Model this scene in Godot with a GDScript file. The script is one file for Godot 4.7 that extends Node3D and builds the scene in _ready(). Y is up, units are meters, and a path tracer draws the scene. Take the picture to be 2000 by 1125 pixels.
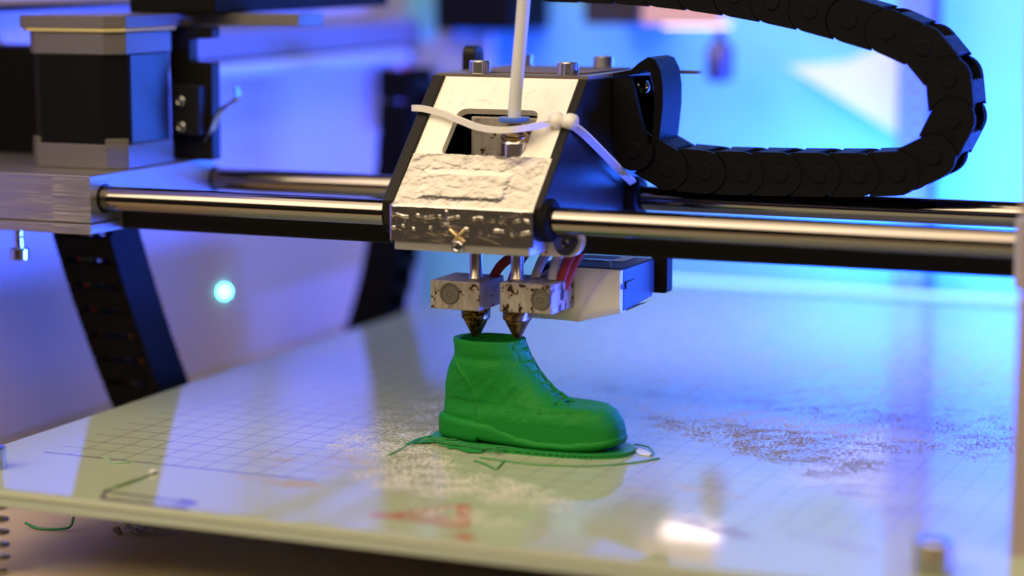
extends Node3D

const S := 0.001            # everything below is written in millimetres
var rng := RandomNumberGenerator.new()
var used := {}
var M := {}

# ---------------------------------------------------------------- mesh builder
class G:
	var v := PackedVector3Array()
	var uv := PackedVector2Array()
	var sm := PackedInt32Array()     # smooth id per triangle, -1 flat
	var has_uv := false
	func tri(a: Vector3, b: Vector3, c: Vector3, out: Vector3, s := -1) -> void:
		var n := (b - a).cross(c - a)
		if n.length_squared() < 1e-12:
			return
		if n.dot(out) > 0.0:
			var t := b
			b = c
			c = t
		v.append(a); v.append(b); v.append(c)
		sm.append(s)
	func quad(a: Vector3, b: Vector3, c: Vector3, d: Vector3, out: Vector3, s := -1) -> void:
		tri(a, b, c, out, s)
		tri(a, c, d, out, s)
	# chamfered box
	func box(lo: Vector3, hi: Vector3, r := 0.3) -> void:
		var c := (lo + hi) * 0.5
		var h := (hi - lo) * 0.5
		h = h.abs()
		r = minf(r, minf(h.x, minf(h.y, h.z)) * 0.9)
		for ax in 3:
			var a1 := (ax + 1) % 3
			var a2 := (ax + 2) % 3
			for sg in [-1.0, 1.0]:
				var o := Vector3.ZERO
				o[ax] = sg
				var q := []
				for k in [[-1, -1], [1, -1], [1, 1], [-1, 1]]:
					var p := Vector3.ZERO
					p[ax] = sg * h[ax]
					p[a1] = k[0] * (h[a1] - r)
					p[a2] = k[1] * (h[a2] - r)
					q.append(c + p)
				quad(q[0], q[1], q[2], q[3], o)
			for s1 in [-1.0, 1.0]:
				for s2 in [-1.0, 1.0]:
					var o2 := Vector3.ZERO
					o2[a1] = s1
					o2[a2] = s2
					var e := []
					for k in [[-1, 0], [1, 0], [1, 1], [-1, 1]]:
						var p2 := Vector3.ZERO
						p2[ax] = k[0] * (h[ax] - r)
						p2[a1] = s1 * (h[a1] - (r if k[1] == 1 else 0.0))
						p2[a2] = s2 * (h[a2] - (0.0 if k[1] == 1 else r))
						e.append(c + p2)
					quad(e[0], e[1], e[2], e[3], o2)
		for sx in [-1.0, 1.0]:
			for sy in [-1.0, 1.0]:
				for sz in [-1.0, 1.0]:
					var k := Vector3(sx, sy, sz)
					tri(c + k * (h - Vector3(0, r, r)), c + k * (h - Vector3(r, 0, r)), c + k * (h - Vector3(r, r, 0)), k)
	# frustum between two points; capped, with a small chamfer
	func cyl(a: Vector3, b: Vector3, r0: float, r1 := -1.0, seg := 28, ch := 0.0, caps := true) -> void:
		if r1 < 0.0:
			r1 = r0
		var l := a.distance_to(b)
		var pr := []
		if ch > 0.0:
			pr = [Vector2(r0 - ch, 0), Vector2(r0, ch), Vector2(r1, l - ch), Vector2(r1 - ch, l)]
		else:
			pr = [Vector2(r0, 0), Vector2(r1, l)]
		lathe(a, (b - a).normalized(), pr, seg, caps, -1 if ch > 0.0 else 1)
	# profile of (radius, height) turned round an axis. hard = -1: each band its own smooth group
	func lathe(o: Vector3, ax: Vector3, pr: Array, seg := 28, caps := true, hard := -1) -> void:
		var u := ax.cross(Vector3(0.31, 0.17, 0.93)).normalized()
		var w := ax.cross(u)
		var rings := []
		for p in pr:
			var ring := []
			for i in seg:
				var t := TAU * i / seg
				ring.append(o + ax * p.y + (u * cos(t) + w * sin(t)) * p.x)
			rings.append(ring)
		for k in rings.size() - 1:
			for i in seg:
				var j := (i + 1) % seg
				var t := TAU * (i + 0.5) / seg
				var d: Vector2 = pr[k + 1] - pr[k]
				var out := (u * cos(t) + w * sin(t)) * d.y - ax * d.x
				quad(rings[k][i], rings[k][j], rings[k + 1][j], rings[k + 1][i], out, (10 + k) if hard < 0 else hard)
		if caps:
			for e in [0, rings.size() - 1]:
				if pr[e].x > 0.001:
					var c: Vector3 = o + ax * pr[e].y
					for i in seg:
						tri(c, rings[e][i], rings[e][(i + 1) % seg], -ax if e == 0 else ax)
	# polygon (2D) put on axes ux, uy at o, pushed along uz from d0 to d1, edges chamfered
	func prism(o: Vector3, ux: Vector3, uy: Vector3, uz: Vector3, poly: PackedVector2Array, d0: float, d1: float, ch := 0.0, side_s := -1) -> void:
		var inner := poly
		if ch > 0.0:
			var off := Geometry2D.offset_polygon(poly, -ch, Geometry2D.JOIN_MITER)
			if off.size() == 1 and off[0].size() == poly.size():
				inner = match_start(poly, off[0])
			else:
				ch = 0.0
		var idx := Geometry2D.triangulate_polygon(inner)
		for e in [[d0, -1.0], [d1, 1.0]]:
			for t in range(0, idx.size(), 3):
				var q := []
				for k in 3:
					var p: Vector2 = inner[idx[t + k]]
					q.append(o + ux * p.x + uy * p.y + uz * e[0])
				tri(q[0], q[1], q[2], uz * e[1] * signf(d1 - d0))
		var cw := Geometry2D.is_polygon_clockwise(poly)
		var sgn := signf(d1 - d0)
		for i in poly.size():
			var j := (i + 1) % poly.size()
			var e2 := poly[j] - poly[i]
			var nn := Vector2(e2.y, -e2.x)
			if cw:
				nn = -nn
			var out := ux * nn.x + uy * nn.y
			var a := o + ux * poly[i].x + uy * poly[i].y
			var b := o + ux * poly[j].x + uy * poly[j].y
			quad(a + uz * (d0 + sgn * ch), b + uz * (d0 + sgn * ch), b + uz * (d1 - sgn * ch), a + uz * (d1 - sgn * ch), out, side_s)
			if ch > 0.0:
				var ai := o + ux * inner[i].x + uy * inner[i].y
				var bi := o + ux * inner[j].x + uy * inner[j].y
				quad(a + uz * (d1 - sgn * ch), b + uz * (d1 - sgn * ch), bi + uz * d1, ai + uz * d1, out.normalized() + uz * sgn)
				quad(a + uz * (d0 + sgn * ch), b + uz * (d0 + sgn * ch), bi + uz * d0, ai + uz * d0, out.normalized() - uz * sgn)
	func match_start(a: PackedVector2Array, b: PackedVector2Array) -> PackedVector2Array:
		if Geometry2D.is_polygon_clockwise(a) != Geometry2D.is_polygon_clockwise(b):
			b.reverse()
		var best := 0
		var bd := 1e9
		for s in b.size():
			var d := 0.0
			for i in a.size():
				d += a[i].distance_squared_to(b[(i + s) % b.size()])
			if d < bd:
				bd = d
				best = s
		var r := PackedVector2Array()
		for i in a.size():
			r.append(b[(i + best) % b.size()])
		return r
	# plate with a hole: two rings with the same number of points
	func frame(o: Vector3, ux: Vector3, uy: Vector3, uz: Vector3, outer: PackedVector2Array, inner: PackedVector2Array, d0: float, d1: float) -> void:
		var n := outer.size()
		var put := func(p: Vector2, d: float) -> Vector3: return o + ux * p.x + uy * p.y + uz * d
		var c := Vector2.ZERO
		for p in inner:
			c += p / n
		for i in n:
			var j := (i + 1) % n
			quad(put.call(outer[i], d1), put.call(outer[j], d1), put.call(inner[j], d1), put.call(inner[i], d1), uz * signf(d1 - d0))
			quad(put.call(outer[i], d0), put.call(outer[j], d0), put.call(inner[j], d0), put.call(inner[i], d0), -uz * signf(d1 - d0))
			var mo := (outer[i] + outer[j]) * 0.5 - c
			var mi := c - (inner[i] + inner[j]) * 0.5
			quad(put.call(outer[i], d0), put.call(outer[j], d0), put.call(outer[j], d1), put.call(outer[i], d1), ux * mo.x + uy * mo.y)
			quad(put.call(inner[i], d0), put.call(inner[j], d0), put.call(inner[j], d1), put.call(inner[i], d1), ux * mi.x + uy * mi.y)
	# round or flat strip swept along a path; up = preferred direction of the second axis
	func sweep(path: Array, ra: float, rb: float, seg := 12, up := Vector3.UP, caps := true, square := false) -> void:
		var rings := []
		for i in path.size():
			var t: Vector3 = (path[mini(i + 1, path.size() - 1)] - path[maxi(i - 1, 0)]).normalized()
			var u := t.cross(up)
			if u.length() < 0.01:
				u = t.cross(Vector3(1, 0, 0.2))
			u = u.normalized()
			var w := u.cross(t).normalized()
			var ring := []
			if square:
				for k in [[-1, -1], [1, -1], [1, 1], [-1, 1]]:
					ring.append(path[i] + u * ra * k[0] + w * rb * k[1])
			else:
				for k in seg:
					var a := TAU * k / seg
					ring.append(path[i] + u * ra * cos(a) + w * rb * sin(a))
			rings.append(ring)
		var m: int = rings[0].size()
		for i in rings.size() - 1:
			for k in m:
				var j := (k + 1) % m
				var mid: Vector3 = (rings[i][k] + rings[i][j]) * 0.5 - path[i]
				quad(rings[i][k], rings[i][j], rings[i + 1][j], rings[i + 1][k], mid, (20 + k) if square else 2)
		if caps:
			for e in [0, rings.size() - 1]:
				var t2: Vector3 = path[e] - path[1 if e == 0 else rings.size() - 2]
				for k in m:
					tri(path[e], rings[e][k], rings[e][(k + 1) % m], t2)
	func add(g: G, t: Transform3D) -> void:
		for p in g.v:
			v.append(t * p)
		sm.append_array(g.sm)
	func mesh(base: Vector3) -> ArrayMesh:
		var st := SurfaceTool.new()
		st.begin(Mesh.PRIMITIVE_TRIANGLES)
		for t in sm.size():
			st.set_smooth_group(sm[t] if sm[t] >= 0 else 0xFFFFFFFF)
			for k in 3:
				if has_uv:
					st.set_uv(uv[t * 3 + k])
				st.add_vertex((v[t * 3 + k] - base) * S)
		st.generate_normals()
		return st.commit()

# ---------------------------------------------------------------- scene helpers
func numbered(called: String) -> String:
	var n: int = used.get(called, 0)
	used[called] = n + 1
	return called if n == 0 else "%s_%03d" % [called, n]

func tag(o: Node3D, label: String, category: String, group := "") -> Node3D:
	o.set_meta("label", label)
	o.set_meta("category", category)
	if group:
		o.set_meta("group", group)
	return o

func thing(called: String, at: Vector3, label: String, category: String, group := "") -> Node3D:
	var o := Node3D.new()
	o.name = numbered(called)
	add_child(o)
	o.position = at * S
	o.set_meta("base", at)
	return tag(o, label, category, group)

func base_of(n: Node) -> Vector3:
	var b := Vector3.ZERO
	var p := n
	while p and p != self:
		if p.has_meta("base"):
			b += p.get_meta("base")
		p = p.get_parent()
	return b

func part(called: String, g: G, m: Material, parent: Node) -> MeshInstance3D:
	var o := MeshInstance3D.new()
	o.name = called
	o.mesh = g.mesh(base_of(parent))
	o.material_override = m
	parent.add_child(o, true)
	return o

# one-mesh thing
func solo(called: String, g: G, m: Material, label: String, category: String, group := "") -> MeshInstance3D:
	var o := MeshInstance3D.new()
	o.name = numbered(called)
	var lo := Vector3(1e9, 1e9, 1e9)
	var hi := -lo
	for p in g.v:
		lo = lo.min(p)
		hi = hi.max(p)
	var b := Vector3((lo.x + hi.x) / 2, lo.y, (lo.z + hi.z) / 2)
	o.mesh = g.mesh(b)
	o.material_override = m
	o.position = b * S
	add_child(o)
	tag(o, label, category, group)
	return o

func structure(called: String, g: G, m: Material) -> MeshInstance3D:
	var o := solo(called, g, m, "", "")
	o.remove_meta("label")
	o.remove_meta("category")
	o.set_meta("kind", "structure")
	return o

func lin(r: float, g: float, b: float) -> Color:
	return Color(r, g, b).linear_to_srgb()

func mat(c: Color, rough := 0.5, metal := 0.0, spec := 0.5) -> StandardMaterial3D:
	var m := StandardMaterial3D.new()
	m.albedo_color = c
	m.roughness = rough
	m.metallic = metal
	m.metallic_specular = spec
	return m

func noise(freq: float, kind := FastNoiseLite.TYPE_SIMPLEX_SMOOTH, sd := 1, oct := 4) -> FastNoiseLite:
	var n := FastNoiseLite.new()
	n.noise_type = kind
	n.seed = sd
	n.frequency = freq
	n.fractal_octaves = oct
	return n

# noise image -> texture through a ramp of [position, colour]
func ramp_tex(size: int, n: FastNoiseLite, stops: Array, seam := true) -> ImageTexture:
	var im := n.get_seamless_image(size, size) if seam else n.get_image(size, size)
	im.convert(Image.FORMAT_L8)
	var src := im.get_data()
	var lut := []
	for i in 256:
		var t := i / 255.0
		var c: Color = stops[0][1]
		for k in stops.size() - 1:
			if t >= stops[k][0]:
				var f := clampf((t - stops[k][0]) / maxf(stops[k + 1][0] - stops[k][0], 1e-5), 0.0, 1.0)
				c = stops[k][1].lerp(stops[k + 1][1], f)
		lut.append([c.r8, c.g8, c.b8])
	var out := PackedByteArray()
	out.resize(size * size * 3)
	for i in src.size():
		var q: Array = lut[src[i]]
		out[i * 3] = q[0]
		out[i * 3 + 1] = q[1]
		out[i * 3 + 2] = q[2]
	return ImageTexture.create_from_image(Image.create_from_data(size, size, false, Image.FORMAT_RGB8, out))

func tri_map(m: StandardMaterial3D, per_metre: float) -> void:
	m.uv1_triplanar = true
	m.uv1_world_triplanar = true
	m.uv1_scale = Vector3.ONE * per_metre

func rounded(pts: Array, r: float, n := 4) -> PackedVector2Array:
	var o := PackedVector2Array()
	var c := pts.size()
	for i in c:
		var p: Vector2 = pts[i]
		var a: Vector2 = pts[(i + c - 1) % c]
		var b: Vector2 = pts[(i + 1) % c]
		var d1 := (a - p).normalized()
		var d2 := (b - p).normalized()
		var rr := minf(r, minf((a - p).length(), (b - p).length()) * 0.48)
		for k in n + 1:
			var t := float(k) / n
			var q := p + d1 * rr
			var w := p + d2 * rr
			o.append(q.lerp(p, t).lerp(p.lerp(w, t), t))
	return o

func rect(x0: float, y0: float, x1: float, y1: float) -> Array:
	return [Vector2(x0, y0), Vector2(x1, y0), Vector2(x1, y1), Vector2(x0, y1)]

func spline(pts: Array, per := 8) -> Array:
	var c := Curve3D.new()
	for i in pts.size():
		var t: Vector3 = (pts[mini(i + 1, pts.size() - 1)] - pts[maxi(i - 1, 0)]) / 6.0
		c.add_point(pts[i], -t, t)
	var o := []
	for i in pts.size() - 1:
		for k in per:
			o.append(c.sample(i, float(k) / per))
	o.append(pts[-1])
	return o

# ================================================================ READY
func _ready() -> void:
	rng.seed = 7
	camera_and_light()
	materials()
	enclosure()
	print_bed()
	rods()
	rod_end_blocks()
	motor_corner()
	print_head()
	drag_chain()
	boot()
	filament_bits()
	background_things()

func camera_and_light() -> void:
	var cam := Camera3D.new()
	cam.name = "camera"
	add_child(cam)
	var at := CameraAttributesPhysical.new()
	at.frustum_focal_length = 50.0
	at.frustum_focus_distance = 0.683
	at.exposure_aperture = 3.0
	at.frustum_near = 0.05
	at.frustum_far = 20.0
	cam.attributes = at
	cam.fov = 14.9
	cam.near = 0.05
	cam.far = 20.0
	cam.position = Vector3(257.5, 147.2, 613.8) * S
	cam.rotation = Vector3(-deg_to_rad(8.45), deg_to_rad(23.3), 0)
	cam.current = true

	var we := WorldEnvironment.new()
	we.name = "environment"
	var e := Environment.new()
	e.background_mode = Environment.BG_COLOR
	e.background_color = lin(0.020, 0.016, 0.013)
	e.tonemap_mode = Environment.TONE_MAPPER_LINEAR
	e.tonemap_exposure = 1.0
	e.sdfgi_enabled = true
	e.ssao_enabled = true
	e.ssil_enabled = true
	we.environment = e
	add_child(we)

	# warm room light from the upper left, in front of the printer
	area("room_lamp", Vector3(-60, 1010, 640), Vector3(-40, 40, 0), Vector2(2800, 1400), Color(lin(1.0, 0.80, 0.55)), 3.6)
	# a smaller, brighter fitting over the viewer's left shoulder: it casts the soft-edged shadows
	area("key_lamp", Vector3(-480, 820, 900), Vector3(-20, 60, 0), Vector2(900, 700), Color(lin(1.0, 0.83, 0.62)), 0.55)
	# blue LED strips of the machine: along the floor behind the bed, down the far wall and along the right-hand side
	var blue := Color(lin(0.012, 0.125, 1.0))
	area("blue_strip_rear", Vector3(115, 12, -356), Vector3(115, 90, -420), Vector2(290, 16), blue, 0.17)
	area("blue_strip_ceiling", Vector3(135, 250, -356), Vector3(135, 90, -400), Vector2(320, 16), blue, 0.075)
	area("blue_strip_side", Vector3(440, -24, -210), Vector3(-140, 75, -20), Vector2(420, 16), Color(lin(0.03, 0.085, 1.0)), 1.9)

func area(called: String, at: Vector3, to: Vector3, size: Vector2, c: Color, e: float) -> void:
	var l := AreaLight3D.new()
	l.name = called
	l.area_size = size * S
	l.light_color = c
	l.light_energy = e
	l.area_normalize_energy = true
	l.shadow_enabled = true
	l.set("area_range", 6.0)
	add_child(l)
	l.look_at_from_position(at * S, to * S, Vector3.UP if absf((to - at).normalized().y) < 0.98 else Vector3.BACK)

func materials() -> void:
	# black anodised / painted plate
	M.black = mat(lin(0.012, 0.0105, 0.0085), 0.30, 0.0, 0.27)
	M.black_soft = mat(lin(0.006, 0.0055, 0.005), 0.55, 0.0, 0.18)
	var sp := ramp_tex(256, noise(0.02, FastNoiseLite.TYPE_SIMPLEX, 3), [[0.0, Color(0.45, 0.45, 0.45)], [1.0, Color(0.75, 0.75, 0.75)]])
	M.chain = mat(lin(0.004, 0.0036, 0.0038), 1.0, 0.0, 0.20)
	M.chain.roughness_texture = sp
	tri_map(M.chain, 60.0)
	# machined aluminium with fine brushing
	var brush := noise(0.012, FastNoiseLite.TYPE_SIMPLEX, 5, 5)
	var bim := brush.get_image(512, 512)
	bim.resize(512, 16, Image.INTERPOLATE_BILINEAR)
	bim.resize(512, 512, Image.INTERPOLATE_BILINEAR)
	var fine := noise(0.35, FastNoiseLite.TYPE_VALUE, 8, 2).get_image(8, 512)
	fine.resize(512, 512, Image.INTERPOLATE_BILINEAR)
	bim.blend_rect(fine, Rect2i(0, 0, 1, 1), Vector2i.ZERO)
	M.alu = mat(lin(0.33, 0.31, 0.285), 0.36, 0.8)
	M.alu.heightmap_enabled = true
	M.alu.heightmap_texture = ImageTexture.create_from_image(fine)
	M.alu.heightmap_scale = 0.012
	tri_map(M.alu, 25.0)
	M.alu_plain = mat(lin(0.55, 0.53, 0.50), 0.38, 0.85)
	M.cast = mat(lin(0.19, 0.178, 0.158), 0.42, 0.7)
	var grain := ramp_tex(256, noise(0.12, FastNoiseLite.TYPE_VALUE, 11, 3), [[0.0, Color.BLACK], [1.0, Color.WHITE]])
	M.cast.heightmap_enabled = true
	M.cast.heightmap_texture = grain
	M.cast.heightmap_scale = 0.012
	tri_map(M.cast, 120.0)
	M.steel = mat(lin(0.265, 0.235, 0.21), 0.15, 1.0)
	M.chrome = mat(lin(0.80, 0.76, 0.70), 0.27, 1.0)
	M.screw = mat(lin(0.50, 0.49, 0.47), 0.22, 1.0)
	M.dark_hole = mat(lin(0.006, 0.006, 0.006), 0.6)
	# cream lacquered sheet
	M.cream = mat(lin(0.84, 0.80, 0.68), 0.45)
	var scuff := ramp_tex(512, noise(0.011, FastNoiseLite.TYPE_SIMPLEX, 21, 5), [[0.0, Color(0.96, 0.95, 0.93)], [0.4, Color(0.99, 0.99, 0.99)], [1.0, Color(1, 1, 1)]])
	M.cream.albedo_texture = scuff
	tri_map(M.cream, 22.0)
	# foil
	M.foil = mat(lin(0.47, 0.435, 0.39), 0.24, 0.97)
	M.foil.heightmap_enabled = true
	var fo := noise(0.014, FastNoiseLite.TYPE_SIMPLEX, 31, 4)
	fo.fractal_type = FastNoiseLite.FRACTAL_RIDGED
	M.foil.heightmap_texture = ramp_tex(512, fo, [[0.0, Color.BLACK], [1.0, Color.WHITE]])
	M.foil.heightmap_scale = 0.0014
	tri_map(M.foil, 42.0)
	# heated blocks: aluminium with burnt plastic
	var burn := noise(0.022, FastNoiseLite.TYPE_SIMPLEX, 41, 6)
	burn.fractal_gain = 0.62
	var dirt := func(sd: int, amount: float) -> ImageTexture:
		var n1 := noise(0.035, FastNoiseLite.TYPE_SIMPLEX, sd, 5)
		var n2 := noise(0.008, FastNoiseLite.TYPE_SIMPLEX, sd + 1, 3)
		var n3 := noise(0.004, FastNoiseLite.TYPE_SIMPLEX, sd + 2, 4)
		var im := Image.create(384, 384, false, Image.FORMAT_RGB8)
		for y in 384:
			for x in 384:
				var a := n2.get_noise_2d(x, y) * 1.1 + n1.get_noise_2d(x, y) * 0.75 - 0.55 + amount
				var c := Color(0.69, 0.655, 0.61).lerp(Color(0.62, 0.585, 0.55), clampf(n3.get_noise_2d(x * 6.0, y) * 1.5 + 0.5, 0.0, 1.0))
				c = c.lerp(Color(0.50, 0.40, 0.32), smoothstep(-0.16, 0.04, a) * 0.7)
				c = c.lerp(Color(0.26, 0.16, 0.10), smoothstep(0.0, 0.12, a))
				c = c.lerp(Color(0.15, 0.095, 0.065), smoothstep(0.14, 0.3, a))
				im.set_pixel(x, y, c)
		return ImageTexture.create_from_image(im)
	var base := Color(0.68, 0.65, 0.61)
	M.block_dirty = mat(Color.WHITE, 0.42, 0.55)
	M.block_dirty.albedo_texture = dirt.call(301, 0.20)
	tri_map(M.block_dirty, 40.0)
	M.block_clean = mat(Color.WHITE, 0.40, 0.6)
	M.block_clean.albedo_texture = dirt.call(333, -0.12)
	tri_map(M.block_clean, 36.0)
	M.brass = mat(Color.WHITE, 0.36, 0.9)
	M.brass.albedo_texture = ramp_tex(256, burn, [[0.0, Color(0.06, 0.05, 0.02)], [0.42, Color(0.16, 0.13, 0.04)], [0.52, Color(0.55, 0.43, 0.15)], [1.0, Color(0.78, 0.62, 0.26)]])
	tri_map(M.brass, 90.0)
	M.bronze = mat(Color.WHITE, 0.36, 0.85)
	M.bronze.albedo_texture = ramp_tex(256, burn, [[0.0, Color(0.16, 0.10, 0.06)], [0.36, Color(0.36, 0.25, 0.14)], [0.55, Color(0.58, 0.45, 0.24)], [1.0, Color(0.66, 0.53, 0.34)]])
	tri_map(M.bronze, 70.0)
	M.cartridge = mat(lin(0.13, 0.118, 0.095), 0.5, 0.5)
	M.nylon = mat(lin(0.74, 0.70, 0.62), 0.38)
	M.nylon.subsurf_scatter_enabled = true
	M.nylon.subsurf_scatter_strength = 0.08
	M.nylon.backlight_enabled = true
	M.nylon.backlight = Color(0.25, 0.25, 0.25)
	M.ptfe = mat(lin(0.62, 0.63, 0.60), 0.33)
	M.ptfe.backlight_enabled = true
	M.ptfe.backlight = Color(0.5, 0.5, 0.5)
	M.blue_plastic = mat(lin(0.05, 0.13, 0.52), 0.4)
	M.red = mat(lin(0.30, 0.018, 0.016), 0.42)
	M.white_wire = mat(lin(0.62, 0.60, 0.56), 0.45)
	M.printed_white = mat(lin(0.66, 0.62, 0.55), 0.5)
	var lay := Image.create(8, 256, false, Image.FORMAT_L8)
	for y in 256:
		var h := 0.5 + 0.5 * sin(TAU * y / 256.0 * 32.0)
		lay.fill_rect(Rect2i(0, y, 8, 1), Color(h, h, h))
	var layers := ImageTexture.create_from_image(lay)
	M.printed_white.heightmap_enabled = true
	M.printed_white.heightmap_texture = layers
	M.printed_white.heightmap_scale = 0.003
	tri_map(M.printed_white, 90.0)
	M.fan = mat(lin(0.014, 0.014, 0.016), 0.38, 0.0, 0.3)
	M.green = mat(lin(0.007, 0.165, 0.017), 0.5, 0.0, 0.25)
	M.green.heightmap_enabled = true
	M.green.heightmap_texture = layers
	M.green.heightmap_scale = 0.0058
	tri_map(M.green, 50.0)
	M.green_plain = mat(lin(0.014, 0.21, 0.034), 0.40)
	M.laminate = mat(lin(0.010, 0.010, 0.012), 0.26, 0.0, 0.6)
	M.laminate.heightmap_enabled = true
	M.laminate.heightmap_texture = layers
	M.laminate.heightmap_scale = 0.007
	tri_map(M.laminate, 38.0)
	M.gasket = mat(lin(0.50, 0.42, 0.16), 0.5)
	M.wall = mat(lin(0.66, 0.52, 0.50), 0.6)
	M.panel = mat(lin(0.22, 0.66, 0.86), 0.5)
	M.tan = mat(Color.WHITE, 0.55)
	M.tan.albedo_texture = ramp_tex(512, noise(0.006, FastNoiseLite.TYPE_SIMPLEX, 61, 4), [[0.0, Color(0.70, 0.62, 0.48)], [1.0, Color(0.77, 0.69, 0.54)]])
	tri_map(M.tan, 4.0)
	M.beige = mat(lin(0.80, 0.46, 0.24), 0.6)
	M.paper = mat(lin(0.82, 0.80, 0.76), 0.7)
	M.clear = mat(Color(0.92, 0.95, 0.95, 0.22), 0.12)
	M.clear.transparency = BaseMaterial3D.TRANSPARENCY_ALPHA
	M.frame_grey = mat(lin(0.45, 0.44, 0.45), 0.45, 0.2)

func glow(c: Color, k: float) -> StandardMaterial3D:
	var m := mat(Color(0.9, 0.9, 0.9), 0.5)
	m.emission_enabled = true
	m.emission = c
	m.emission_energy_multiplier = k
	return m

# ---------------------------------------------------------------- enclosure
func enclosure() -> void:
	var g := G.new()
	g.box(Vector3(-290, -36, -430), Vector3(330, -30, 240), 0.5)
	structure("base_plate", g, M.tan)
	g = G.new()
	g.box(Vector3(173, -30, -330), Vector3(179, -2, 150), 0.5)  # unseen skirt added to keep the side strip's blue off the base
	solo("light_baffle", g, M.frame_grey, "low unseen grey light baffle along the bed's far right side", "rail")
	g = G.new()
	g.box(Vector3(-243, -30, -420), Vector3(-237, 330, 120), 0.5)
	solo("side_panel", g, M.wall, "pale flat side panel of the machine behind the hanging black cable chain", "panel")
	g = G.new()
	g.box(Vector3(-237, -30, -406), Vector3(380, 330, -400), 0.5)
	solo("backdrop_panel", g, M.panel, "bright blue lit rear panel of the machine behind the drag chain loop", "panel")

# ---------------------------------------------------------------- print bed
func print_bed() -> void:
	var x0 := -148.3
	var x1 := 171.0
	var z0 := -326.0
	var z1 := 114.0
	var t := thing("print_bed", Vector3(10, -9, -100), "glossy cream glass print bed with drawn grid, glue residue and red marks", "print bed")
	var g := G.new()
	g.has_uv = true
	# the sheet's top face, split so that its rounded front edge catches light
	var n := 8
	for i in n:
		for j in n:
			var xa := lerpf(x0, x1, float(i) / n)
			var xb := lerpf(x0, x1, float(i + 1) / n)
			var za := lerpf(z0, z1, float(j) / n)
			var zb := lerpf(z0, z1, float(j + 1) / n)
			var c := [Vector3(xa, 0, za), Vector3(xb, 0, za), Vector3(xb, 0, zb), Vector3(xa, 0, zb)]
			var u := [Vector2(float(i) / n, float(j) / n), Vector2(float(i + 1) / n, float(j) / n), Vector2(float(i + 1) / n, float(j + 1) / n), Vector2(float(i) / n, float(j + 1) / n)]
			for k in [[0, 1, 2], [0, 2, 3]]:
				for q in k:
					g.v.append(c[q])
					g.uv.append(u[q])
				g.sm.append(-1)
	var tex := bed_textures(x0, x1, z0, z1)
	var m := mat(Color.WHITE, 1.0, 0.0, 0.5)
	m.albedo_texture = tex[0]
	m.roughness_texture = tex[1]
	m.texture_repeat = false
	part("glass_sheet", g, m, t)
	g = G.new()
	g.box(Vector3(x0, -2.6, z0), Vector3(x1, -0.02, z1), 0.4)
	part("glass_edge", g, mat(lin(0.38, 0.43, 0.36), 0.12), t)
	g = G.new()
	g.box(Vector3(x0 + 0.8, -5.6, z0 + 1), Vector3(x1 - 0.8, -2.64, z1 - 0.5), 0.3)
	part("heater_plate", g, mat(lin(0.32, 0.38, 0.33), 0.3), t)

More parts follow.
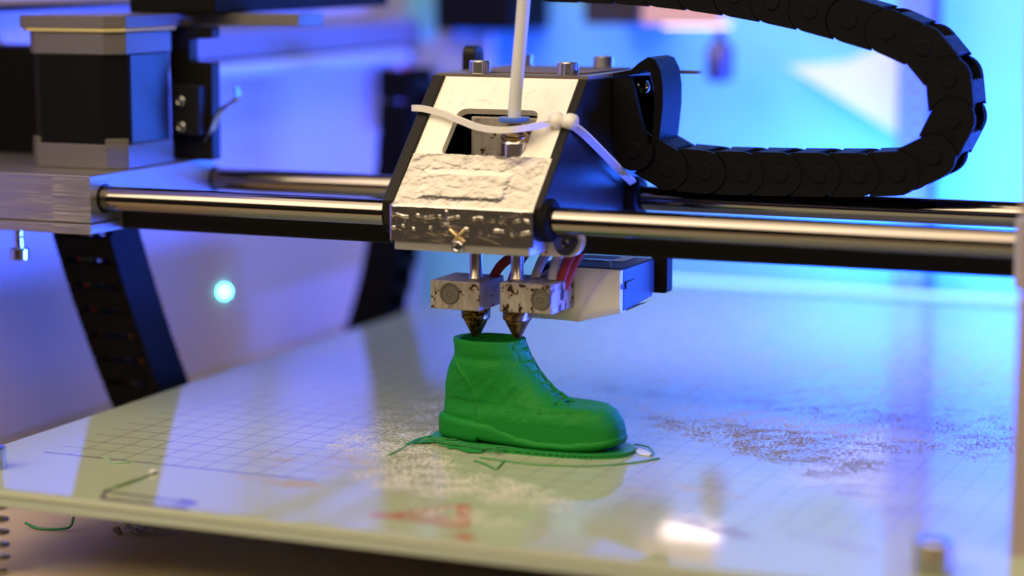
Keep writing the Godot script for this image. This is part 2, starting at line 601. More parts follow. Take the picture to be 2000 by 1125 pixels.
func bed_textures(x0: float, x1: float, z0: float, z1: float) -> Array:
	var w := 1916
	var h := 2048
	var px := w / (x1 - x0)       # pixels per mm
	var pz := h / (z1 - z0)
	var cream := Color(0.635, 0.67, 0.545)
	var a := Image.create(w, h, false, Image.FORMAT_RGB8)
	a.fill(cream)
	var r := Image.create(w, h, false, Image.FORMAT_RGB8)
	r.fill(Color(0.055, 0.055, 0.055))
	var at := func(x: float, z: float) -> Vector2: return Vector2((x - x0) * px, (z - z0) * pz)
	# printed 9.2 mm grid
	var ink := Color(0.22, 0.20, 0.25)
	for i in 31:
		var x := -122.0 + 9.2 * i
		var p: Vector2 = at.call(x, -310.0)
		var q: Vector2 = at.call(x, 70.2)
		a.fill_rect(Rect2i(int(p.x), int(p.y), 1, int(q.y - p.y)), cream.lerp(ink, 0.85 if i < 9 else 0.48))
		a.fill_rect(Rect2i(int(p.x) + 1, int(p.y), 1, int(q.y - p.y)), cream.lerp(ink, 0.42 if i < 9 else 0.2))
	for j in 42:
		var z := 70.2 - 9.2 * j
		var p: Vector2 = at.call(-130.8, z)
		var q: Vector2 = at.call(165.0, z)
		a.fill_rect(Rect2i(int(p.x), int(p.y), int(q.x - p.x), 2), cream.lerp(ink, 0.34))
		q = at.call(-40.0, z)
		a.fill_rect(Rect2i(int(p.x), int(p.y), int(q.x - p.x), 2), cream.lerp(ink, 0.62))
		if j == 0:
			var q2: Vector2 = at.call(-38.0, z)
			a.fill_rect(Rect2i(int(p.x), int(p.y) - 1, int(q2.x - p.x), 4), cream.lerp(ink, 0.95))
	# marker strokes, the purple arrow doubled by its painted reflection: [x, z, x, z, half width mm, colour]
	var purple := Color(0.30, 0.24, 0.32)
	var red := Color(0.66, 0.42, 0.35)
	var green := Color(0.36, 0.44, 0.22)
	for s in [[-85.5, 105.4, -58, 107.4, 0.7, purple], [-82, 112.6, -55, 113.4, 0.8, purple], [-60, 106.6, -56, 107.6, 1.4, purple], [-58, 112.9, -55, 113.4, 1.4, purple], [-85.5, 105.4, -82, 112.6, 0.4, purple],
			[-86, 104.5, -84.6, 83, 0.8, green], [-85.4, 100, -84.9, 90, 1.2, green],
			[-0.5, 98.5, 13, 80, 0.9, red], [13, 80, 23, 101.5, 1.5, red], [23, 101.5, 2, 99.5, 0.9, red], [7, 92, 18, 96, 0.8, red], [-4, 99.5, 2, 98.0, 1.6, red], [26, 109, 29, 112, 1.6, red], [5, 96, 20, 100.5, 0.7, red]]:
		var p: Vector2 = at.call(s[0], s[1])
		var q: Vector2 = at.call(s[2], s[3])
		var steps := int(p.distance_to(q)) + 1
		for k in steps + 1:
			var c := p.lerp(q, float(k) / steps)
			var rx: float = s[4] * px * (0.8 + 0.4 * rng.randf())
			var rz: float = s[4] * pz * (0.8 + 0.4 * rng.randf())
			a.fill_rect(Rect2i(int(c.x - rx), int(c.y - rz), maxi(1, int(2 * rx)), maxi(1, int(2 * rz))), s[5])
	# glue residue: ellipses [cx, cz, rx, rz, angle, density, colour, roughness]
	var brown := Color(0.50, 0.44, 0.35)
	var chalk := Color(0.78, 0.76, 0.66)
	var ochre := Color(0.62, 0.56, 0.36)
	var nf := noise(0.8, FastNoiseLite.TYPE_SIMPLEX, 71, 4)
	nf.fractal_gain = 0.6
	var nc := noise(0.09, FastNoiseLite.TYPE_SIMPLEX, 72, 3)
	for e in [[58, -42, 44, 24, -14, 0.64, brown, 0.95], [82, -16, 36, 15, -10, 0.66, brown, 0.95], [96, 4, 16, 9, 0, 0.45, brown, 0.9], [95, -60, 60, 44, 0, 0.50, brown, 0.9], [60, -130, 100, 90, 0, 0.46, brown, 0.42], [40, -80, 60, 60, 0, 0.44, brown, 0.45], [40, -200, 140, 110, 0, 0.40, chalk, 0.22],
			[-38, 22, 22, 34, 20, 0.50, chalk, 0.5], [-10, 58, 26, 18, -20, 0.60, chalk, 0.55], [14, 60, 32, 13, -25, 0.70, chalk, 0.55], [-24, 40, 20, 12, 10, 0.6, chalk, 0.5], [34, -66, 92, 15, -8, 0.46, chalk, 0.28], [-50, 46, 26, 14, 0, 0.34, ochre, 0.5], [66, 38, 22, 4, -18, 0.50, ochre, 0.45], [52, 44, 10, 5, -10, 0.42, ochre, 0.45],
			[-44, 76, 14, 6, -4, 0.66, ochre, 0.5], [-58, 74, 8, 4, 0, 0.5, ochre, 0.5], [110, 20, 20, 10, 20, 0.42, brown, 0.5], [128, 36, 13, 10, 0, 0.46, brown, 0.5], [84, 75, 22, 5, -30, 0.66, brown, 0.35], [116, 78, 16, 5, -20, 0.55, brown, 0.35], [-36, -30, 34, 60, 0, 0.30, chalk, 0.35], [20, 92, 26, 9, -20, 0.45, chalk, 0.4]]:
		var ca := cos(deg_to_rad(e[4]))
		var sa := sin(deg_to_rad(e[4]))
		var big: float = maxf(e[2], e[3])
		var lo: Vector2 = at.call(e[0] - big, e[1] - big)
		var hi: Vector2 = at.call(e[0] + big, e[1] + big)
		for y in range(maxi(0, int(lo.y)), mini(h, int(hi.y))):
			var dz: float = z0 + y / pz - e[1]
			for x in range(maxi(0, int(lo.x)), mini(w, int(hi.x))):
				var dx: float = x0 + x / px - e[0]
				var u: float = (dx * ca - dz * sa) / e[2]
				var v: float = (dx * sa + dz * ca) / e[3]
				var q := u * u + v * v
				if q > 1.0:
					continue
				var wx := x0 + x / px
				var wz := z0 + y / pz
				var f: float = nf.get_noise_2d(wx + wz * 0.2, wz * 0.42) * 1.05 + nc.get_noise_2d(wx * 0.8 + wz * 0.3, wz * 0.7) * 0.45 + 0.46
				var k := clampf((f - (1.0 - e[5] * (1.0 - q * q))) * 4.5, 0.0, 1.0)
				if k <= 0.02:
					continue
				a.set_pixel(x, y, a.get_pixel(x, y).lerp(e[6], k * 0.95))
				var rr := r.get_pixel(x, y).r
				rr = maxf(rr, lerpf(rr, e[7], k))
				r.set_pixel(x, y, Color(rr, rr, rr))
	return [ImageTexture.create_from_image(a), ImageTexture.create_from_image(r)]

# ---------------------------------------------------------------- rods and bar
func rods() -> void:
	var g := G.new()
	g.cyl(Vector3(-149, 70.9, 12), Vector3(151, 70.9, 12), 4.0, 4.0, 64, 0.4)
	solo("guide_rod", g, M.steel, "polished steel guide rod running in front, nearest the viewer, through the carriage", "rod", "polished guide rods of the carriage")
	g = G.new()
	g.cyl(Vector3(-153, 70.9, -57.6), Vector3(151, 70.9, -57.6), 4.0, 4.0, 64, 0.4)
	solo("guide_rod", g, M.steel, "polished steel guide rod at the rear, just under the black drag chain", "rod", "polished guide rods of the carriage")
	g = G.new()
	g.box(Vector3(-145.6, 60.0, -4.5), Vector3(152, 69.5, 2.2), 0.25)
	solo("crossbar", g, M.black, "matte black crossbar directly below the front steel rod", "bar")

func socket_screw(t: Node, head_at: Vector3, ax: Vector3, r: float, h: float, called := "screw", m: Material = null) -> void:
	# cap head standing on head_at, facing along ax, with a hexagonal socket
	var g := G.new()
	var hx := r * 0.5
	g.lathe(head_at, ax, [Vector2(r * 0.96, 0), Vector2(r, 0.2), Vector2(r, h - 0.35), Vector2(r - 0.35, h), Vector2(hx + 0.25, h), Vector2(hx, h - 0.2), Vector2(hx, h * 0.45), Vector2(0.01, h * 0.4)], 36, true)
	part(called, g, m if m else M.screw, t)

func rod_end_blocks() -> void:
	var t := thing("rod_end_block", Vector3(-190, 60, -20), "brushed aluminium rod end block under the stepper motor, left end of the rods", "rod end block")
	var g := G.new()
	g.box(Vector3(-265, 63.4, -57), Vector3(-145.8, 78.8, 20.4), 0.35)
	part("block_body", g, M.alu, t)
	g = G.new()
	g.box(Vector3(-265, 59.8, -57), Vector3(-145.5, 63.1, 21.0), 0.3)
	part("clamp_plate", g, M.alu, t)
	g = G.new()
	for i in 9:
		var y := 59.8 - 7.4 + i * 0.8
		g.lathe(Vector3(-181.4, y, 10), Vector3.UP, [Vector2(1.35, 0), Vector2(1.65, 0.4), Vector2(1.35, 0.8)], 20, false, 3)
	g.lathe(Vector3(-181.4, 48.6, 10), Vector3.UP, [Vector2(2.9, 0), Vector2(3.2, 0.3), Vector2(3.2, 3.6), Vector2(2.9, 3.9), Vector2(0.1, 3.9)], 32)
	part("clamp_bolt", g, M.screw, t)
	# rings where the rods enter
	for z in [12.0, -57.6]:
		g = G.new()
		g.lathe(Vector3(-145.8, 70.9, z), Vector3.RIGHT, [Vector2(4.15, 0), Vector2(4.7, 0), Vector2(4.7, 0.25), Vector2(4.15, 0.25)], 40, false)
		part("rod_seat", g, M.black, t)
	t = thing("rod_end_block", Vector3(180, 60, -20), "blurred grey rod end block at the right picture edge where both rods end", "rod end block")
	g = G.new()
	g.box(Vector3(149.5, 60, -66), Vector3(215, 78.8, 22), 0.35)
	part("block_body", g, M.frame_grey, t)

# ---------------------------------------------------------------- stepper motor, mounting plate, limit switch
func octagon(x0: float, z0: float, x1: float, z1: float, c: float) -> PackedVector2Array:
	return PackedVector2Array([Vector2(x0 + c, z0), Vector2(x1 - c, z0), Vector2(x1, z0 + c), Vector2(x1, z1 - c), Vector2(x1 - c, z1), Vector2(x0 + c, z1), Vector2(x0, z1 - c), Vector2(x0, z0 + c)])

func motor_corner() -> void:
	var X := Vector3.RIGHT
	var Z := Vector3(0, 0, 1)
	var Y := Vector3.UP
	var t := thing("stepper_motor", Vector3(-166, 78.8, -18), "square stepper motor with black middle and grey cast end caps", "stepper motor")
	var g := G.new()
	g.prism(Vector3.ZERO, X, Z, Y, octagon(-185, -37.5, -147, 0.6, 5.4), 78.85, 87.0, 0.35)
	g.prism(Vector3.ZERO, X, Z, Y, PackedVector2Array([Vector2(-152.5, 0.5), Vector2(-147.1, -4.9), Vector2(-148.6, -6.2), Vector2(-154, -0.8)]), 86.8, 88.9, 0.2)
	g.prism(Vector3.ZERO, X, Z, Y, PackedVector2Array([Vector2(-179.5, 0.5), Vector2(-184.9, -4.9), Vector2(-183.4, -6.2), Vector2(-178, -0.8)]), 86.8, 88.9, 0.2)
	part("end_cap", g, M.cast, t)
	g = G.new()
	g.prism(Vector3.ZERO, X, Z, Y, octagon(-184.6, -37.1, -147.4, 0.2, 6.4), 87.0, 116.6, 0.0)
	var sta := part("stator", g, M.black_soft, t)
	g = G.new()
	g.box(Vector3(-147.5, 87.2, -30.6), Vector3(-147.1, 116.4, -7.2), 0.1)
	part("lamination_stack", g, M.laminate, sta)
	g = G.new()
	g.prism(Vector3.ZERO, X, Z, Y, octagon(-185, -37.5, -147, 0.6, 5.4), 116.6, 123.9, 0.35)
	part("end_cap", g, M.cast, t)
	g = G.new()
	g.prism(Vector3.ZERO, X, Z, Y, octagon(-187, -39.5, -146.4, 1.2, 5.0), 124.0, 125.1, 0.2)
	solo("gasket", g, M.gasket, "thin yellowish gasket sheet squeezed between stepper motor and top plate", "gasket")
	t = thing("mounting_plate", Vector3(-150, 125.2, -30), "grey metal plate on top of the motor with a long arm", "mounting plate")
	g = G.new()
	# outline seen from above (x, z): motor cover with an arm towards the carriage
	var pl := PackedVector2Array([Vector2(-185, 0.8), Vector2(-152, 0.8), Vector2(-146.8, -4.6), Vector2(-146.8, -40), Vector2(-143, -45.5), Vector2(-104.8, -45.5), Vector2(-104.8, -63), Vector2(-185, -63)])
	g.prism(Vector3.ZERO, X, Z, Y, pl, 125.15, 129.4, 0.3)
	part("plate_body", g, M.cast, t)
	g = G.new()
	g.box(Vector3(-262, 79, -62), Vector3(-188.5, 117, -40), 0.5)
	solo("belt_housing", g, M.black_soft, "black housing behind the stepper motor at the left picture edge", "housing")
	g = G.new()
	g.box(Vector3(-166, 129.6, -168), Vector3(-132, 150, -36), 0.6)
	solo("idler_housing", g, M.black_soft, "black housing lying on the mounting plate behind the motor, cut by the top edge", "housing")
	# black bracket with notch, seen behind the motor
	t = thing("limit_switch", Vector3(-142, 78.8, -45), "black limit switch bracket with thin bent lever between motor and rods", "limit switch")
	g = G.new()
	g.prism(Vector3(0, 0, -42), X, Y, Z, rounded([Vector2(-154, 79), Vector2(-137.2, 79), Vector2(-136.9, 112.8), Vector2(-145.6, 112.9), Vector2(-145.6, 120.6), Vector2(-136.6, 120.9), Vector2(-136.6, 125), Vector2(-154, 125)], 1.2, 3), -5.0, 0.0, 0.0)
	part("bracket", g, M.black, t)
	g = G.new()
	g.box(Vector3(-150, 88, -41.9), Vector3(-139.2, 105, -36.5), 0.4)
	part("switch_body", g, M.fan, t)
	for y in [99.6, 90.8]:
		socket_screw(t, Vector3(-146.3, y, -36.5), Z, 1.7, 0.9)
	g = G.new()
	g.sweep(spline([Vector3(-139.6, 85.4, -42), Vector3(-138, 88, -42), Vector3(-135.4, 94, -42), Vector3(-132.6, 97.4, -42), Vector3(-129, 99.4, -42), Vector3(-127.6, 100.6, -42), Vector3(-127.0, 102.2, -42), Vector3(-127.4, 104.6, -42)]), 1.8, 0.28, 4, Vector3(0.6, -0.4, 0), true, true)
	part("lever", g, M.screw, t)

# ---------------------------------------------------------------- print head
func print_head() -> void:
	var X := Vector3.RIGHT
	var Y := Vector3.UP
	var Z := Vector3(0, 0, 1)
	var t := thing("tool_carriage", Vector3(-14, 60, -20), "sloping cream and black print head carriage wrapped in foil, riding on both rods", "carriage")
	var g := G.new()
	# side plates, drawn in (z, y)
	var side := PackedVector2Array([Vector2(12, 66.5), Vector2(17.2, 68), Vector2(18.6, 75.2), Vector2(-18.4, 111.1), Vector2(-77, 111.1), Vector2(-78, 104), Vector2(-66, 66.5)])
	g.prism(Vector3(7.5, 0, 0), Z, Y, X, side, 0.0, 3.1, 0.25)
	part("side_plate", g, M.black, t)
	g = G.new()
	var side2 := PackedVector2Array([Vector2(12, 66.5), Vector2(17.8, 68), Vector2(19.2, 75.4), Vector2(-17.4, 111.5), Vector2(-18.8, 111.1), Vector2(-77, 111.1), Vector2(-78, 104), Vector2(-66, 66.5)])
	g.prism(Vector3(-41.6, 0, 0), Z, Y, X, side2, 0.0, 4.0, 0.25)
	part("side_plate", g, M.black, t)
	# sloping front plate with its window
	var o := Vector3(-37.5, 74, 19.6)
	var uy := Vector3(0, 37.2, -38.2).normalized()
	var un := Vector3(0, 38.2, 37.2).normalized()
	var inner := rounded([Vector2(8.6, 20.6), Vector2(35.9, 20.6), Vector2(36.2, 40), Vector2(8.9, 40)], 3.4, 5)
	var outer := PackedVector2Array()
	var c := Vector2(22.4, 30)
	for p in inner:
		# the same direction, on the plate's outline
		var d := p - c
		var k := 1e9
		if absf(d.x) > 0.01:
			k = minf(k, ((44.9 - c.x) if d.x > 0 else -c.x) / d.x)
		if absf(d.y) > 0.01:
			k = minf(k, ((53.2 - c.y) if d.y > 0 else -c.y) / d.y)
		outer.append(c + d * k)
	# put true corners back
	for cn in [Vector2(0, 0), Vector2(44.9, 0), Vector2(44.9, 53.2), Vector2(0, 53.2)]:
		var bi := 0
		for i in outer.size():
			if outer[i].distance_to(cn) < outer[bi].distance_to(cn):
				bi = i
		outer[bi] = cn
	g = G.new()
	g.frame(o, X, uy, un, outer, inner, -2.4, 0.0)
	var fp := part("front_plate", g, M.cream, t)
	# pencil-thin scratches in the lacquer
	g = G.new()
	for s in [[29.6, 46.6, 31.2, 47.6], [31.4, 47.9, 32.4, 48.2], [29.2, 44.9, 30.2, 45.3], [9.2, 41.4, 10.6, 43.4], [13.6, 43.2, 16.4, 43.8], [16.4, 43.8, 18.2, 42.9], [18.2, 42.9, 19.6, 41.9], [16.6, 43.6, 16.4, 42.4], [4.6, 41.6, 6.0, 43.4]]:
		var a: Vector3 = o + X * s[0] + uy * s[1] + un * 0.02
		var b: Vector3 = o + X * s[2] + uy * s[3] + un * 0.02
		var sd: Vector3 = (b - a).cross(un).normalized() * 0.07
		g.quad(a - sd, b - sd * 0.3, b + sd * 0.3, a + sd, un)
	part("scratch_marks", g, mat(lin(0.10, 0.085, 0.06), 0.6), fp).set_meta("kind", "stuff")
	# mounting block under the foil
	g = G.new()
	g.box(Vector3(-37.4, 60.7, -10), Vector3(7.3, 73.6, 19.4), 0.35)
	part("mounting_block", g, M.alu_plain, t)
	foil(t, o, uy, un)
	socket_screw(t, Vector3(-15.9, 62.5, 19.3), Z, 1.9, 1.6)
	# gold-coloured torn foil cross above the screw
	g = G.new()
	var fc := Vector3(-15.9, 66.0, 20.25)
	for k in [[-2.6, 1.7, 2.1, -1.9], [2.4, 1.9, -1.6, -2.2]]:
		var pts := []
		for i in 7:
			var q := i / 6.0
			pts.append(fc + Vector3(lerpf(k[0], k[2], q), lerpf(k[1], k[3], q), 0.35 * sin(q * PI)))
		g.sweep(pts, 0.5, 0.18, 6, Z)
	part("torn_foil", g, mat(lin(0.75, 0.55, 0.30), 0.28, 0.9), t)
	# top plate
	g = G.new()
	g.prism(Vector3.ZERO, X, Z, Y, rounded([Vector2(-41.6, -18.9), Vector2(10.6, -18.9), Vector2(10.6, -62), Vector2(31.6, -63), Vector2(31.6, -66.5), Vector2(10.6, -76), Vector2(-41.6, -76)], 1.0, 3), 111.15, 112.1, 0.0)
	var tp := part("cover_plate", g, mat(lin(0.17, 0.135, 0.11), 0.42, 0.25), t)
	# worn brown tape on it, ragged along its front
	g = G.new()
	var rag := PackedVector2Array()
	for i in 34:
		rag.append(Vector2(-29 + i * 1.0, -23.5 - 0.10 * i + rng.randf_range(-0.5, 0.5)))
	rag.append_array(PackedVector2Array([Vector2(6, -30), Vector2(7, -66), Vector2(-34, -64), Vector2(-33, -30)]))
	g.prism(Vector3.ZERO, X, Z, Y, rag, 112.1, 112.65, 0.0)
	part("tape_patch", g, mat(lin(0.12, 0.085, 0.06), 0.7), tp)
	for p in [Vector2(-27.0, -21.6), Vector2(2.4, -22.4), Vector2(-2.9, -67), Vector2(-31.8, -67)]:
		socket_screw(t, Vector3(p.x, 112.1, p.y), Y, 3.45, 4.1, "screw", M.chrome)
	# black lug with a hole
	g = G.new()
	var lug := rounded([Vector2(-57, 108), Vector2(-48, 108), Vector2(-48.6, 119.6), Vector2(-55.6, 119.6)], 3.0, 5)
	g.prism(Vector3(-45.6, 0, 0), Z, Y, X, lug, 0.0, 4.6, 0.3)
	var lg := part("lug", g, M.black, t)
	g = G.new()
	g.cyl(Vector3(-40.98, 116.2, -52.3), Vector3(-40.9, 116.2, -52.3), 1.5, 1.5, 20)
	part("hole", g, M.dark_hole, lg)
	g = G.new()
	g.box(Vector3(-37.5, 78, -62), Vector3(7.4, 112.2, -34), 0.4)  # black box added so no blue background shows through the window
	part("dark_liner", g, M.black_soft, t)
	# inside: aluminium cooling block and push fitting
	g = G.new()
	g.box(Vector3(-24.8, 76, -26), Vector3(2, 99.4, -9.5), 0.3)
	part("cooling_block", g, M.block_clean, t)
	g = G.new()
	var fx := Vector3(-5.3, 80, 1.6)
	g.lathe(fx, Y, [Vector2(4.1, 0), Vector2(4.1, 12.6), Vector2(3.6, 13.6)], 6, true, -1)
	var ft := part("push_fitting", g, M.chrome, t)
	g = G.new()
	g.lathe(fx + Y * 13.4, Y, [Vector2(3.7, 0), Vector2(4.2, 0.5), Vector2(4.2, 1.7), Vector2(3.6, 2.5), Vector2(2.4, 2.8), Vector2(2.4, 5)], 32, true, 1)
	part("fitting_ring", g, mat(lin(0.30, 0.21, 0.11), 0.25, 1.0), ft)
	g = G.new()
	g.lathe(Vector3(-5.3, 99.0, 1.6), Y, [Vector2(4.4, 0), Vector2(4.8, 0.3), Vector2(4.8, 1.2), Vector2(4.5, 1.5), Vector2(2.3, 1.5)], 40, true, -1)
	part("release_collar", g, M.blue_plastic, ft)
	# bushings where the front rod passes
	g = G.new()
	g.lathe(Vector3(7.6, 70.9, 12), X, [Vector2(6.2, 0), Vector2(6.6, 0.5), Vector2(6.6, 3.6), Vector2(5.6, 4.6), Vector2(4.3, 4.6)], 40, true, 1)
	part("rod_bushing", g, M.black_soft, t)
	g = G.new()
	g.lathe(Vector3(-38, 70.9, 12), -X, [Vector2(6.2, 0), Vector2(6.2, 4.2), Vector2(4.3, 4.4)], 40, true, 1)
	part("rod_bushing", g, M.black_soft, t)
	for s in [[10.6, 1.0], [-41.6, -1.0]]:
		g = G.new()
		g.lathe(Vector3(s[0], 70.9, -57.6), X * s[1], [Vector2(7, 0), Vector2(7, 3.0), Vector2(6, 4.0), Vector2(4.3, 4.0)], 40, true, 1)
		part("rod_bushing", g, M.black_soft, t)
	g = G.new()
	g.box(Vector3(-37, 62, -66), Vector3(7, 78, -50), 1.0)
	part("bearing_housing", g, M.black_soft, t)
	hot_ends(t)
	fan_and_duct(t)

func foil(t: Node, o: Vector3, uy: Vector3, un: Vector3) -> void:
	var g := G.new()
	var nx := 150
	var ny := 116
	var n1 := noise(0.16, FastNoiseLite.TYPE_CELLULAR, 5, 2)
	n1.cellular_return_type = FastNoiseLite.RETURN_DISTANCE2_SUB
	var n2 := noise(0.10, FastNoiseLite.TYPE_SIMPLEX, 9, 4)
	var rag := noise(0.35, FastNoiseLite.TYPE_SIMPLEX, 12, 2)
	var creases := []
	for i in 135:
		var front := i < 60
		var cx := rng.randf_range(-39.0, 8.5)
		var cw := rng.randf_range(21.0, 31.0) if front else rng.randf_range(0.0, 20.5)
		var an := rng.randf_range(-0.35, 0.35) + (PI / 2 if rng.randf() < (0.4 if front else 0.3) else 0.0)
		if not front and rng.randf() < 0.5:
			an = rng.randf_range(0.0, PI)
		var ln := rng.randf_range(1.6, 8.5) if front else rng.randf_range(1.5, 8.0)
		var dv := Vector2(cos(an), sin(an)) * ln * 0.5
		creases.append([Vector2(cx, cw) - dv, Vector2(cx, cw) + dv, rng.randf_range(0.06, 0.20) * (0.8 if front else 0.16) * (1.0 if rng.randf() < 0.7 else -0.7), rng.randf_range(0.14, 0.30)])
	var grid := []
	var top := 20.8
	var low := 10.6
	for j in ny + 1:
		var row := []
		for i in nx + 1:
			var u := float(i) / nx
			var x := lerpf(-38.6, 8.3, u)
			var w := float(j) / ny * (top + low)
			var edge := rag.get_noise_1d(x) * 0.22
			var p: Vector3
			var nn: Vector3
			if w < top:
				p = o + uy * (top - w + edge * (1.0 - w / top)) + Vector3(x + 37.5, 0, 0)
				nn = un
			else:
				p = Vector3(x, 74 - (w - top), o.z)
				nn = Vector3(0, 0, 1)
			# soft bend over the corner
			var b := clampf((w - top + 1.0) / 2.0, 0.0, 1.0)
			nn = un.lerp(Vector3(0, 0, 1), b).normalized()
			var d := 0.42
			d += n1.get_noise_2d(x * 1.0, w * 1.15) * 0.012 + n2.get_noise_2d(x * 1.4, w * 1.4) * 0.06
			var q2 := Vector2(x, w)
			for cr in creases:
				if absf(cr[0].x - x) < 7.0 and absf(cr[0].y - w) < 7.0:
					var dd := Geometry2D.get_closest_point_to_segment(q2, cr[0], cr[1]).distance_to(q2)
					if dd < 2.0:
						d += cr[2] * exp(-dd / cr[3])
			# the pressed rectangle on the slope
			var rx := minf(x - (-31.5 + (w - 7) * 0.12), -2.6 - x)
			var ry := minf(w - 6.6, 17.6 - w)
			var rr := minf(rx, ry)
			d -= 0.20 * smoothstep(-1.0, 1.4, rr) * (1.0 if w < top else 0.0)
			if absf(rr) < 1.2:
				d += 0.05 * (1.2 - absf(rr)) + n2.get_noise_2d(x * 5.0, w * 5.0) * 0.05
			# upright pleats and pinches on the vertical face
			if w > top + 0.8:
				d += 0.30 * exp(-pow((x + 19.3 + 0.5 * sin(w * 0.7)) / 0.35, 2.0)) * smoothstep(31.0, 26.0, w)
				d += 0.22 * exp(-pow((w - 23.6 - 0.35 * sin(x * 0.9)) / 0.35, 2.0)) * smoothstep(-0.2, 0.5, n2.get_noise_2d(x * 3.0, 4.0) + 0.1)
				d += 0.25 * exp(-pow((w - 27.2 - 0.5 * sin(x * 0.6)) / 0.3, 2.0)) * smoothstep(-0.1, 0.35, n2.get_noise_2d(x * 2.6, 40.0))
				d += 0.22 * exp(-pow((x + 33.5 - 0.3 * sin(w)) / 0.4, 2.0)) * smoothstep(24.5, 26.0, w)
			# pressed close along the edges
			var em := minf(minf(u, 1.0 - u) * 60.0, 1.0)
			d = lerpf(0.12, maxf(d, 0.06), clampf(em, 0.0, 1.0))
			row.append(p + nn * d)
		grid.append(row)
	for j in ny:
		for i in nx:
			var a: Vector3 = grid[j][i]
			var b: Vector3 = grid[j][i + 1]
			var c: Vector3 = grid[j + 1][i + 1]
			var d2: Vector3 = grid[j + 1][i]
			g.quad(a, b, c, d2, Vector3(0, 0.5, 0.8), 1)
	# the foil's folded-over ends
	for e in [0, nx]:
		for j in ny:
			var a: Vector3 = grid[j][e]
			var b: Vector3 = grid[j + 1][e]
			var back := Vector3(0.2 if e == 0 else -0.2, -1.0, -1.3)
			g.quad(a, b, b + back, a + back, Vector3(-1 if e == 0 else 1, 0, 0), 3)
	part("foil_wrap", g, M.foil, t)

